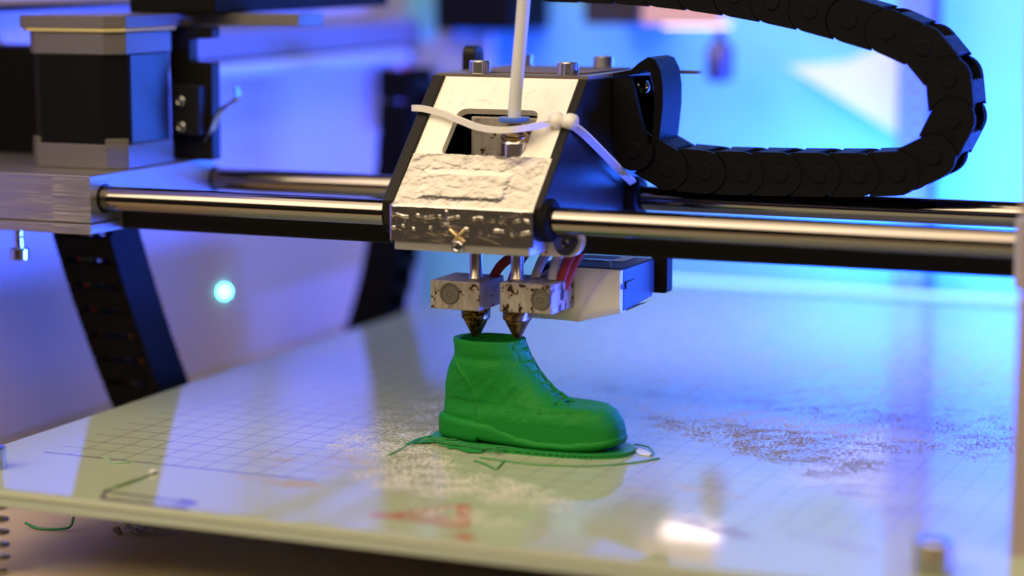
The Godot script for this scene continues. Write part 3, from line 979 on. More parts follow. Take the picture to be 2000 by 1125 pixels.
func hot_ends(t: Node) -> void:
	var Y := Vector3.UP
	var Z := Vector3(0, 0, 1)
	# two heater blocks: [x range, y range, nozzle x, cartridge x, material]
	var n := 0
	for b in [[-29.4, -12.8, 41.8, 50.6, -18.1, -22.8, M.block_clean, M.brass], [-6.2, 10.7, 42.2, 51.2, -4.2, 7.3, M.block_dirty, M.bronze]]:
		var g := G.new()
		g.box(Vector3(b[0], b[2], -7.6), Vector3(b[1], b[3], 11), 0.28)
		var bl := part("heater_block", g, b[6], t)
		bl.set_meta("label", "fairly clean aluminium heater block on the left" if n == 0 else "burnt and stained aluminium heater block on the right")
		g = G.new()
		var cx: float = b[5]
		g.lathe(Vector3(cx, 46.7, 11.12), Z, [Vector2(3.05, 0), Vector2(3.05, 0.25), Vector2(2.75, 0.25), Vector2(2.65, -0.06), Vector2(1.2, -0.06), Vector2(1.1, 0.0), Vector2(0.5, 0.0), Vector2(0.4, -0.1), Vector2(0.02, -0.1)], 40, false)
		part("heater_cartridge", g, M.cartridge, bl)
		g = G.new()
		g.lathe(Vector3(cx, 46.7, 11.0), Z, [Vector2(3.35, 0.0), Vector2(3.3, 0.08), Vector2(3.04, 0.1)], 40, false)
		g.lathe(Vector3(cx, 46.7, 11.0), Z, [Vector2(1.0, 0.13), Vector2(0.8, 0.13)], 30, false)
		part("cartridge_gap", g, mat(lin(0.035, 0.026, 0.02), 0.6), bl)
		if n == 1:
			g = G.new()
			g.cyl(Vector3(10.7, 46.9, 2.4), Vector3(10.73, 46.9, 2.4), 1.55, 1.55, 24)
			part("sensor_hole", g, M.dark_hole, bl)
		# pinhole of the grub screw
		g = G.new()
		g.cyl(Vector3(cx + 0.2, b[3], 9.6), Vector3(cx + 0.2, b[3] + 0.03, 9.6), 0.45, 0.45, 12)
		part("grub_hole", g, M.dark_hole, bl)
		# heat break tube
		g = G.new()
		g.lathe(Vector3(b[4], b[3] - 0.2, 2), Y, [Vector2(2.3, 0), Vector2(2.3, 0.5), Vector2(1.98, 0.9), Vector2(1.95, 10.9)], 32, true, 1)
		part("heat_break", g, mat(lin(0.50, 0.43, 0.34), 0.24, 1.0), t)
		# nozzle: hexagon, then cone
		g = G.new()
		g.lathe(Vector3(b[4], b[2] - 4.0, 2), Y, [Vector2(3.9, 0), Vector2(4.5, 0.5), Vector2(4.5, 4.1)], 6, true, -1)
		g.lathe(Vector3(b[4], b[2] - 9.2, 2), Y, [Vector2(0.01, 0), Vector2(1.15, 0), Vector2(1.35, 0.35), Vector2(3.75, 5.0), Vector2(3.8, 5.25)], 30, false, -1)
		var nz := part("nozzle", g, b[7], t)
		nz.set_meta("label", "blackened brass nozzle" if n == 0 else "brown bronze nozzle")
		n += 1
	# clamp bracket with its big screw
	var g := G.new()
	var pr := PackedVector2Array([Vector2(5, 59.2), Vector2(13.5, 59.2)])
	for i in 12:
		var a := -PI / 2 + PI * i / 11.0
		pr.append(Vector2(13.6 + 4.7 * cos(a), 63.8 + 4.6 * sin(a)))
	pr.append(Vector2(5, 67.5))
	g.prism(Vector3(0, 0, 3.2), Vector3.RIGHT, Y, Z, pr, -2.4, 2.2, 0.25)
	var br := part("clamp_bracket", g, M.printed_white, t)
	g = G.new()
	g.lathe(Vector3(13.4, 63.6, 5.4), Z, [Vector2(3.95, 0), Vector2(3.95, 0.9), Vector2(3.6, 1.2), Vector2(1.5, 1.2), Vector2(1.3, 0.9), Vector2(0.8, 0.1), Vector2(0.02, 0.0)], 40, false)
	part("clamp_screw", g, mat(lin(0.22, 0.22, 0.22), 0.25, 1.0), br)
	g = G.new()
	g.box(Vector3(7.4, 59.4, -2), Vector3(11.2, 62.6, 3.8), 0.3)
	part("sensor_block", g, M.alu_plain, t)
	g = G.new()
	g.box(Vector3(6.4, 59.8, 5.45), Vector3(7.1, 62.2, 5.7), 0.1)
	part("copper_pad", g, mat(lin(0.62, 0.30, 0.16), 0.3, 0.8), br)
	# flat wires that run up behind the blocks
	for w in [[Vector3(-15.4, 48.5, -3), Vector3(-12, 54.5, -4.4), Vector3(-4, 60, -6.4), M.red], [Vector3(-9, 48.5, -4), Vector3(-6.4, 55.5, -5), Vector3(-3, 60, -6), M.red], [Vector3(-1.5, 48.5, -3), Vector3(0.8, 55.5, -4.6), Vector3(3.6, 61, -6), M.white_wire],
			[Vector3(5.4, 48.5, -1), Vector3(6.4, 55.5, -2.4), Vector3(8, 60, -3.4), M.white_wire], [Vector3(8.4, 48.5, 0), Vector3(10.2, 55, -1.4), Vector3(12.2, 60, -2.4), M.red], [Vector3(10.0, 48.5, -1), Vector3(12.0, 55, -2.4), Vector3(14.4, 60, -3.2), M.red]]:
		g = G.new()
		g.sweep(spline([w[0], w[1], w[2]], 6), 1.55, 0.8, 14, Z)
		part("wire", g, w[3], t)

func fan_and_duct(t: Node) -> void:
	var X := Vector3.RIGHT
	var Y := Vector3.UP
	var Z := Vector3(0, 0, 1)
	# blower housing: (z, y) outline pushed along x
	var g := G.new()
	g.prism(Vector3.ZERO, Z, Y, X, PackedVector2Array([Vector2(-8.4, 41.3), Vector2(-8.4, 54.6), Vector2(-36.6, 54.4), Vector2(-36.6, 44.2), Vector2(-34.6, 42.5)]), -2.0, 26.4, 0.35)
	var f := part("blower_fan", g, M.fan, t)
	g = G.new()
	g.box(Vector3(26.3, 48.2, -13.6), Vector3(27.0, 50.4, -9.6), 0.15)
	g.box(Vector3(26.3, 49.4, -17.4), Vector3(26.8, 50.4, -13.8), 0.15)
	part("snap_clip", g, M.fan, f)
	g = G.new()
	g.box(Vector3(26.35, 48.4, -9.6), Vector3(26.42, 50.0, -6.6), 0.02)
	part("clip_slot", g, M.dark_hole, f)
	g = G.new()
	g.box(Vector3(7.5, 54.55, -26), Vector3(17.2, 54.75, -22.6), 0.05)
	part("label_strip", g, M.foil, f)
	g = G.new()
	g.box(Vector3(16.6, 54.55, -36), Vector3(20.6, 54.7, -24), 0.05)
	part("label_strip", g, M.alu_plain, f)
	# printed duct: loft from the wide outlet down to the tip under the nozzles
	g = G.new()
	var secs := []
	for i in 25:
		var u := i / 24.0
		var x := lerpf(26.2, -9.0, u)
		var yt := 54.2 if u < 0.62 else lerpf(54.2, 45.0, smoothstep(0.62, 1.0, u))
		var yb: float
		if x > 12.0:
			yb = lerpf(37.5, 41.2, (x - 12.0) / 14.2)
		else:
			yb = lerpf(37.4, 37.7, (12.0 - x) / 21.0)
		# the front bulges out of the flat outlet into a scoop below a curved crease
		var ring := []
		for k in 13:
			var q := k / 12.0
			var y := lerpf(yt, yb, q)
			var crease := lerpf(-0.15, 1.15, smoothstep(0.0, 0.55, u))
			var z := -6.2 - 1.9 * (1.0 - smoothstep(crease - 0.12, crease + 0.12, q)) + 0.9 * u
			if q > 0.88:
				z -= (q - 0.88) * 9.0
			ring.append(Vector3(x, y, z))
		secs.append(ring)
	for i in 24:
		for k in 12:
			g.quad(secs[i][k], secs[i + 1][k], secs[i + 1][k + 1], secs[i][k + 1], Vector3(0, 0, 1), 1)
		var bk := Vector3(0, 0, -26)
		g.quad(secs[i][12], secs[i + 1][12], secs[i + 1][12] + bk, secs[i][12] + bk, Vector3(0, -1, 0), 2)
		g.quad(secs[i][0], secs[i + 1][0], secs[i + 1][0] + bk, secs[i][0] + bk, Vector3(0, 1, 0), 3)
	for k in 12:
		g.quad(secs[0][k], secs[0][k + 1], secs[0][k + 1] + Vector3(0, 0, -4), secs[0][k] + Vector3(0, 0, -4), X)
		g.quad(secs[24][k], secs[24][k + 1], secs[24][k + 1] + Vector3(0, 0, -20), secs[24][k] + Vector3(0, 0, -20), -X)
	part("air_duct", g, M.printed_white, t)
	# black post behind the blower
	g = G.new()
	g.prism(Vector3.ZERO, X, Y, Z, rounded([Vector2(24.6, 43), Vector2(29.8, 43), Vector2(29.8, 63), Vector2(24.6, 63)], 1.0, 3), -44.0, -39.0, 0.0)
	part("fan_post", g, M.black_soft, t)
	# thread of stray plastic
	g = G.new()
	g.sweep(spline([Vector3(14.5, 54.8, -22), Vector3(19.5, 55.6, -15), Vector3(22.2, 54.7, -9)]), 0.09, 0.09, 5)
	part("stray_thread", g, M.nylon, t)

	# feed tube and cable tie are things of their own
	g = G.new()
	g.sweep(spline([Vector3(-5.3, 99.2, 1.6), Vector3(-5.2, 104, 1.6), Vector3(-4.3, 113, 1.8), Vector3(-2.9, 126, 2.2), Vector3(-1.4, 140, 2.8), Vector3(0.6, 158, 3.4)], 8), 2.0, 2.0, 28, Vector3(0, 0.1, 1))
	solo("feed_tube", g, M.ptfe, "translucent white filament feed tube rising from the blue collar out of the picture", "tube")
	var tie := thing("cable_tie", Vector3(-14, 90, -6), "cream nylon cable tie looped across the print head window", "cable tie")
	g = G.new()
	g.sweep(spline([Vector3(-42.2, 100.6, -14), Vector3(-43.4, 101.2, -10), Vector3(-43.6, 101.6, -7.6), Vector3(-42.6, 101.8, -5.9), Vector3(-40.6, 101.8, -5.3), Vector3(-37.6, 101.5, -5.0), Vector3(-31.5, 100.4, -4.0), Vector3(-24.5, 98.7, -1.0), Vector3(-17.5, 97.4, 3.2), Vector3(-11, 96.9, 6.4), Vector3(-5, 97.0, 7.4), Vector3(0, 97.6, 4.4), Vector3(4.2, 98.6, -1.4), Vector3(6.6, 99.0, -4.0)], 8), 0.6, 0.95, 4, Vector3(0, 1, 0), true, true)
	part("strap", g, M.nylon, tie)
	g = G.new()
	g.lathe(Vector3(6.2, 99.3, -4.2), Vector3(0.98, 0.1, 0.2).normalized(), [Vector2(0.6, -2.6), Vector2(2.1, -2.1), Vector2(2.7, -0.6), Vector2(2.7, 1.0), Vector2(1.8, 2.0), Vector2(1.2, 2.2)], 14, true, 1)
	g.lathe(Vector3(10.4, 99.2, -4.0), Vector3(0.98, -0.1, 0.2).normalized(), [Vector2(1.1, -2.2), Vector2(2.3, -1.7), Vector2(2.6, 0.2), Vector2(2.3, 2.0), Vector2(1.2, 2.5)], 10, true, 1)
	part("tie_head", g, M.nylon, tie)
	g = G.new()
	g.sweep(spline([Vector3(11.4, 98.3, -3.4), Vector3(12.6, 94.8, -11), Vector3(13.2, 88.2, -25), Vector3(13.6, 81.6, -39), Vector3(13.8, 76.8, -50)], 6), 0.6, 1.15, 4, Vector3(0.7, 0.6, 0.3), true, true)
	part("strap_tail", g, M.nylon, tie)

# ---------------------------------------------------------------- drag chain
func link_mesh(R: float, P: float, W: float) -> Array:
	# local frame: previous pivot at the origin, own pivot at (P, 0); z = 0 is the near face, -W the far one
	var g := G.new()
	var pl := PackedVector2Array()
	for i in 15:                       # convex end round own pivot
		var a := -PI / 2 + PI * i / 14.0
		pl.append(Vector2(P + R * cos(a), R * sin(a)))
	pl.append(Vector2(3.2, R))
	for i in 11:                       # concave bite where the previous link lies on top
		var a := deg_to_rad(62.0) - deg_to_rad(124.0) * i / 10.0
		pl.append(Vector2((R + 0.35) * cos(a), (R + 0.35) * sin(a)))
	pl.append(Vector2(3.2, -R))
	for f in [[0.0, -1.5], [-W + 1.5, -W]]:
		g.prism(Vector3.ZERO, Vector3.RIGHT, Vector3.UP, Vector3(0, 0, -1), pl, -f[0], -f[1], 0.0)
	# inner cheeks that sit under the previous link
	var pi2 := PackedVector2Array()
	for i in 24:
		pi2.append(Vector2(cos(TAU * i / 24) * (R - 0.3), sin(TAU * i / 24) * (R - 0.3)))
	for f in [[-1.6, -2.8], [-W + 2.8, -W + 1.6]]:
		g.prism(Vector3.ZERO, Vector3.RIGHT, Vector3.UP, Vector3(0, 0, -1), pi2, -f[0], -f[1], 0.0)
		g.box(Vector3(0, -R + 0.5, f[1]), Vector3(P * 0.7, R - 0.5, f[0]), 0.1)
	# bars across
	for s in [-1.0, 1.0]:
		var y0: float = s * R
		var y1: float = s * (R - 1.7)
		g.box(Vector3(4.2, minf(y0, y1), -W + 0.2), Vector3(11.2, maxf(y0, y1), -0.2), 0.3)
	# moulded mark, worn past reading
	for i in 6:
		g.box(Vector3(6.3, -3.0 + i * 1.05, -0.02), Vector3(8.2 + 0.4 * sin(i * 2.1), -2.55 + i * 1.05, 0.13), 0.05)
	var pin := G.new()
	pin.lathe(Vector3(P, 0, -0.3), Vector3(0, 0, 1), [Vector2(2.55, 0), Vector2(2.55, 0.5), Vector2(2.3, 0.75), Vector2(0.02, 0.7)], 24, false)
	var ring := G.new()
	ring.lathe(Vector3(P, 0, -0.02), Vector3(0, 0, 1), [Vector2(3.0, 0), Vector2(2.95, 0.03), Vector2(2.6, 0.03)], 24, false)
	return [g, pin, ring]

func drag_chain() -> void:
	var W := 18.6
	var zf := -39.0
	var t := thing("drag_chain", Vector3(70, 75, -48), "black plastic drag chain curling in a big loop above the rods", "drag chain")
	var piv := [Vector2(18.6, 88.2), Vector2(29.4, 82.6), Vector2(41.7, 81.9), Vector2(54.1, 82.0), Vector2(66.2, 82.2), Vector2(78.4, 82.5), Vector2(90.6, 82.9), Vector2(102.7, 83.8), Vector2(113.4, 89.4), Vector2(118.7, 100.4), Vector2(117.2, 112.5), Vector2(109.3, 121.6), Vector2(98.3, 126.2), Vector2(86.6, 129.4), Vector2(74.6, 132.4), Vector2(62.6, 134.8), Vector2(50.6, 136.8), Vector2(38.4, 138.4), Vector2(26.2, 139.6), Vector2(14.0, 140.4), Vector2(1.8, 140.8), Vector2(-10.4, 141.0)]
	var P := 12.25
	var ms := link_mesh(6.75, P, W)
	var b := Vector3(70, 75, -48)
	var meshes := []
	for g in ms:
		meshes.append(g.mesh(Vector3.ZERO))
	for i in piv.size() - 1:
		var a: Vector2 = piv[i]
		var c: Vector2 = piv[i + 1]
		var l := MeshInstance3D.new()
		l.name = "link"
		l.mesh = meshes[0]
		l.material_override = M.chain
		t.add_child(l, true)
		var ang := (c - a).angle()
		l.transform = Transform3D(Basis(Vector3(0, 0, 1), ang), (Vector3(c.x, c.y, zf) - b - Basis(Vector3(0, 0, 1), ang) * Vector3(P, 0, 0)) * S)
		for k in [1, 2]:
			var pn := MeshInstance3D.new()
			pn.name = "pin" if k == 1 else "pin_groove"
			pn.mesh = meshes[k]
			pn.material_override = M.chain if k == 1 else M.black_soft
			l.add_child(pn, true)
	# dark cables inside, added to block lamp light through the gaps
	for z in [zf - 5.6, zf - 12.8]:
		var cg := G.new()
		var cp := []
		for i in range(1, piv.size()):
			cp.append(Vector3(piv[i].x, piv[i].y, z))
		cg.sweep(spline(cp, 4), 3.4, 4.3, 10, Vector3(0, 0, 1))
		part("cable", cg, M.black_soft, t)
	# end bracket bolted to the carriage
	var X := Vector3.RIGHT
	var Y := Vector3.UP
	var Z := Vector3(0, 0, 1)
	var g := G.new()
	var arm := PackedVector2Array([Vector2(11.2, 110.6), Vector2(17.4, 110.9), Vector2(18.4, 107.5), Vector2(20.8, 98), Vector2(23.6, 90)])
	for i in 13:
		var a := deg_to_rad(14.0) - deg_to_rad(194.0) * i / 12.0
		arm.append(Vector2(18.4 + 6.6 * cos(a), 88.0 + 6.4 * sin(a)))
	for z in [0.6, -17.2]:
		g.prism(Vector3(0, 0, zf + z), X, Y, Z, arm, -1.6, 0.6, 0.0)
	g.box(Vector3(10.8, 92, zf - 18.6), Vector3(13.0, 110.6, zf + 0.8), 0.3)
	var eb := part("end_bracket", g, M.chain, t)
	g = G.new()
	g.lathe(Vector3(18.6, 88.0, zf + 1.0), Z, [Vector2(2.55, 0), Vector2(2.55, 0.5), Vector2(2.3, 0.7), Vector2(0.02, 0.65)], 24, false)
	part("pin", g, M.chain, eb)
	# curved strain-relief hood
	g = G.new()
	var hood := PackedVector2Array([Vector2(11, 112.2), Vector2(16.8, 113.2), Vector2(19.6, 115.6), Vector2(22.6, 117.4), Vector2(25.0, 116.6), Vector2(26.8, 113.2), Vector2(27.6, 108), Vector2(27.6, 102), Vector2(26.8, 94), Vector2(25.4, 83.6),
			Vector2(22.8, 83.6), Vector2(24.2, 94), Vector2(24.9, 102), Vector2(24.6, 108), Vector2(23.4, 112.6), Vector2(21.4, 113.6), Vector2(18.4, 111.9), Vector2(11, 111.0)])
	g.prism(Vector3.ZERO, X, Y, Z, hood, zf - 18.6, zf - 0.4, 0.0, 1)
	part("strain_hood", g, mat(lin(0.004, 0.0036, 0.0038), 0.5, 0.0, 0.16), t)
	socket_screw(t, Vector3(17.6, 107.6, -48), Vector3(0.8, 0.1, 0.6).normalized(), 2.3, 1.2, "bracket_screw", M.screw)

# ---------------------------------------------------------------- the printed boot
var TOPK := [[2.0, -27.5, 31.0], [4.5, -27.6, 31.2], [7.6, -27.7, 30.7], [9.5, -27.7, 30.0], [11.3, -27.65, 29.2], [12.6, -27.6, 28.1], [13.4, -27.55, 26.8], [13.95, -27.5, 24.8], [14.2, -27.45, 21.4], [14.4, -27.4, 17.0], [14.9, -27.35, 14.0], [15.8, -27.3, 12.0], [17.0, -27.25, 9.6], [18.6, -27.1, 7.5], [20.3, -26.85, 5.5], [22.0, -26.4, 4.1], [24.0, -25.8, 2.7], [25.8, -25.0, 1.8], [27.0, -24.4, 0.9], [28.6, -24.2, 0.1], [30.2, -24.2, -0.7], [31.6, -24.4, -1.2], [34.0, -24.7, -1.6]]

func prof(y: float) -> Vector2:
	if y <= TOPK[0][0]:
		return Vector2(TOPK[0][1], TOPK[0][2])
	for i in TOPK.size() - 1:
		if y < TOPK[i + 1][0]:
			var t: float = (y - TOPK[i][0]) / (TOPK[i + 1][0] - TOPK[i][0])
			return Vector2(lerpf(TOPK[i][1], TOPK[i + 1][1], t), lerpf(TOPK[i][2], TOPK[i + 1][2], t))
	return Vector2(TOPK[-1][1], TOPK[-1][2])

func outline(x: float, z: float, xb: float, xf: float, w: float, p: float, slope := 0.0) -> float:
	var c := (xb + xf) * 0.5
	var a := (xf - xb) * 0.5
	var u := absf(x - c) / a
	var q := absf(z) / w
	var up := pow(u, p)
	var qp := pow(q, p)
	var s := pow(up + qp + 1e-9, 1.0 / p)
	var k := pow(s, 1.0 - p)
	var gx := k * pow(u, p - 1.0) / a
	var gz := k * pow(q, p - 1.0) / w
	if slope > 0.0 and x > c:
		var gy := gx * slope * u
		return (s - 1.0) / maxf(sqrt(gx * gx + gz * gz + gy * gy), 0.02)
	return (s - 1.0) / maxf(sqrt(gx * gx + gz * gz), 0.02)

func seg_d(p: Vector2, pts: Array) -> float:
	var d := 1e9
	for i in pts.size() - 1:
		var q := Geometry2D.get_closest_point_to_segment(p, pts[i], pts[i + 1])
		d = minf(d, q.distance_squared_to(p))
	return sqrt(d)

func capsule_d(p: Vector3, a: Vector3, b: Vector3, r: float) -> float:
	var ab := b - a
	var t := clampf((p - a).dot(ab) / ab.length_squared(), 0.0, 1.0)
	return p.distance_to(a + ab * t) - r

func smin(a: float, b: float, k: float) -> float:
	var h := maxf(k - absf(a - b), 0.0) / k
	return minf(a, b) - h * h * k * 0.25

const COUNTER_SEAM := [Vector2(-22.6, 27.2), Vector2(-21.4, 25.2), Vector2(-16.8, 20.4), Vector2(-14.6, 16.6), Vector2(-13.2, 11.2), Vector2(-12.0, 6.4)]
const TOE_SEAM := [Vector2(8.2, 12.3), Vector2(10.0, 13.0), Vector2(13.0, 13.4), Vector2(18.0, 13.65), Vector2(24.0, 13.4)]
const BACK_SEAM := [Vector2(-26.6, 24.6), Vector2(-22.6, 26.9), Vector2(-14.0, 27.4), Vector2(-4.6, 27.2)]
const LACES := [29.6, 26.0, 22.7, 19.6, 17.0, 15.2]
var wr: FastNoiseLite

func upper_sdf(p: Vector3) -> float:
	var y := p.y
	var e := prof(y)
	var xb := e.x
	var xf := e.y
	var mid := (xb + xf) * 0.5
	# half width: full at the ball, slimmer at heel and ankle
	var wl := 10.0 + 1.0 * smoothstep(-10.0, 12.0, p.x) - 1.3 * smoothstep(-8.0, -24.0, p.x)
	var wh := 9.4
	var w := lerpf(wl, wh, smoothstep(9.0, 26.0, y))
	w -= 0.9 * smoothstep(9.0, 14.0, y) * smoothstep(24.0, 15.0, y)
	w -= 0.5 * exp(-pow((y - 27.2) / 1.4, 2.0))
	var ex := lerpf(3.0, 2.15, smoothstep(10.0, 25.0, y))
	var d := outline(p.x, p.z, xb, xf, w, ex, absf(prof(y + 0.35).y - prof(y - 0.35).y) / 0.7)
	var s2 := Vector2(p.x, y)
	var zz := absf(p.z)
	# the quarters lie over the tongue
	if y > 14.0 and p.x > mid - 2.0:
		var zg := lerpf(2.5, 5.2, smoothstep(15.0, 33.0, y)) + 0.35 * sin(y * 1.7)
		d += 0.70 * smoothstep(zg + 0.22, zg - 0.22, zz)
		d += 0.85 * exp(-pow((zz - zg + 0.3) / 0.34, 2.0))
	# raised seams
	if p.x < -9.0:
		d -= 0.40 * exp(-pow(seg_d(s2, COUNTER_SEAM) / 0.42, 2.0))
	elif p.x > 7.0 and y < 16.0:
		d -= 0.28 * exp(-pow(seg_d(s2, TOE_SEAM) / 0.4, 2.0))
		d += 0.20 * exp(-pow((seg_d(s2, TOE_SEAM) - 0.8) / 0.35, 2.0)) * (1.0 if y > 13.0 else 0.3)
	# end of the eyestay where it meets the vamp
	d += 0.45 * exp(-pow(seg_d(s2, [Vector2(11.4, 16.0), Vector2(11.6, 14.2), Vector2(9.2, 12.6), Vector2(7.6, 11.8)]) / 0.4, 2.0)) * smoothstep(2.0, 3.5, zz)
	# creases in the leather
	if y > 9.0 and y < 31.0:
		var cz := smoothstep(-14.0, -2.0, p.x) * smoothstep(16.0, 8.0, p.x)
		d += 0.22 * wr.get_noise_2d(p.x * 1.6 + y * 0.75, y * 0.55) * cz
		d += 0.22 * wr.get_noise_2d(p.x * 0.9 + 50.0, y * 1.2 - p.x * 0.8) * smoothstep(31.0, 25.0, y)
	# laces across the throat
	for ly in LACES:
		if absf(y - ly) < 2.2:
			var lx := prof(ly).y - 0.15
			var sag := 0.02 * p.z * p.z
			d = smin(d, capsule_d(Vector3(p.x, p.y, p.z), Vector3(lx - 2.4, ly - 0.4, -4.6), Vector3(lx + 0.1 - sag, ly + 0.1, 0), 0.5), 0.35)
			d = smin(d, capsule_d(p, Vector3(lx + 0.1 - sag, ly + 0.1, 0), Vector3(lx - 2.4, ly - 0.4, 4.6), 0.5), 0.35)
	# open at the top: two perimeters with a hair gap between them
	var top := 32.55
	d = maxf(d, y - top)
	d = maxf(d, 3.0 - y)
	if y > 22.0:
		var inn := outline(p.x, p.z, xb + 1.7, xf - 1.9, w - 1.7, 2.1)
		inn = maxf(inn, 25.0 - y)
		d = maxf(d, -inn)
		var gap := absf(outline(p.x, p.z, xb + 0.85, xf - 0.95, w - 0.85, 2.1)) - 0.14
		gap = maxf(gap, 31.6 - y)
		d = maxf(d, -gap)
	return d

func sole_sdf(p: Vector3) -> float:
	var w := 11.1 + 0.9 * smoothstep(-8.0, 14.0, p.x) - 1.0 * smoothstep(-10.0, -26.0, p.x)
	w -= 0.5 * exp(-pow((p.x + 5.0) / 6.0, 2.0))
	var d := outline(p.x, p.z, -29.4, 31.5, w, 2.9)
	var tk := [[-31.0, 9.0], [-24.0, 8.6], [-17.0, 8.2], [-9.0, 7.6], [-4.5, 6.3], [1.5, 4.7], [8.0, 4.0], [16.0, 4.1], [24.0, 5.0], [32.0, 6.2]]
	var bk := [[-31.0, 1.5], [-28.0, 1.3], [-13.6, 1.3], [-12.8, 2.4], [-11.6, 2.0], [-4.0, 1.4], [6.0, 1.2], [18.0, 1.2], [25.0, 1.8], [32.0, 3.2]]
	var top := 9.0
	var bot := 0.7
	for i in tk.size() - 1:
		if p.x >= tk[i][0] and p.x <= tk[i + 1][0]:
			top = lerpf(tk[i][1], tk[i + 1][1], smoothstep(0.0, 1.0, (p.x - tk[i][0]) / (tk[i + 1][0] - tk[i][0])))
	for i in bk.size() - 1:
		if p.x >= bk[i][0] and p.x <= bk[i + 1][0]:
			bot = lerpf(bk[i][1], bk[i + 1][1], (p.x - bk[i][0]) / (bk[i + 1][0] - bk[i][0]))
	var r := 1.8
	var dy := absf(p.y - (top + bot) * 0.5) - (top - bot) * 0.5
	var a := maxf(d + r, 0.0)
	var b := maxf(dy + r, 0.0)
	return sqrt(a * a + b * b) - r + minf(maxf(d + r, dy + r), 0.0)

func nets(f: Callable, lo: Vector3, hi: Vector3, h: float) -> G:
	var nx := int((hi.x - lo.x) / h) + 2
	var ny := int((hi.y - lo.y) / h) + 2
	var nz := int((hi.z - lo.z) / h) + 2
	var val := PackedFloat32Array()
	val.resize(nx * ny * nz)
	val.fill(9.0)
	var B := 5
	# coarse pass: only blocks near the surface are sampled finely
	for bz in range(0, nz, B):
		for by in range(0, ny, B):
			for bx in range(0, nx, B):
				var c := lo + Vector3(bx + B * 0.5, by + B * 0.5, bz + B * 0.5) * h
				var d: float = f.call(c)
				var far := absf(d) > h * B * 1.35 + 0.7
				for z in range(bz, mini(bz + B, nz)):
					for y in range(by, mini(by + B, ny)):
						for x in range(bx, mini(bx + B, nx)):
							val[(z * ny + y) * nx + x] = d if far else f.call(lo + Vector3(x, y, z) * h)
	var id := {}
	var pos := PackedVector3Array()
	for z in nz - 1:
		for y in ny - 1:
			for x in nx - 1:
				var i0 := (z * ny + y) * nx + x
				var a0 := val[i0]
				if absf(a0) > h * 3.0 + 0.9:
					continue
				var neg := 0
				var q := [a0, val[i0 + 1], val[i0 + nx], val[i0 + nx + 1], val[i0 + nx * ny], val[i0 + nx * ny + 1], val[i0 + nx * ny + nx], val[i0 + nx * ny + nx + 1]]
				for k in 8:
					if q[k] < 0.0:
						neg += 1
				if neg == 0 or neg == 8:
					continue
				var sum := Vector3.ZERO
				var n := 0
				for e in [[0, 1], [2, 3], [4, 5], [6, 7], [0, 2], [1, 3], [4, 6], [5, 7], [0, 4], [1, 5], [2, 6], [3, 7]]:
					var u: float = q[e[0]]
					var v: float = q[e[1]]
					if (u < 0.0) != (v < 0.0):
						var t := u / (u - v)
						var pa := Vector3(e[0] & 1, (e[0] >> 1) & 1, e[0] >> 2)
						var pb := Vector3(e[1] & 1, (e[1] >> 1) & 1, e[1] >> 2)
						sum += pa.lerp(pb, t)
						n += 1
				id[i0] = pos.size()
				pos.append(lo + (Vector3(x, y, z) + sum / n) * h)
	var g := G.new()
	var st := [1, nx, nx * ny]
	for key in id:
		var i0: int = key
		for ax in 3:
			var a := val[i0]
			var b := val[i0 + st[ax]]
			if (a < 0.0) == (b < 0.0):
				continue
			var u: int = st[(ax + 1) % 3]
			var v: int = st[(ax + 2) % 3]
			if not (id.has(i0 - u) and id.has(i0 - v) and id.has(i0 - u - v)):
				continue
			var out := Vector3.ZERO
			out[ax] = 1.0 if a < 0.0 else -1.0
			g.quad(pos[id[i0]], pos[id[i0 - u]], pos[id[i0 - u - v]], pos[id[i0 - v]], out, 1)
	return g

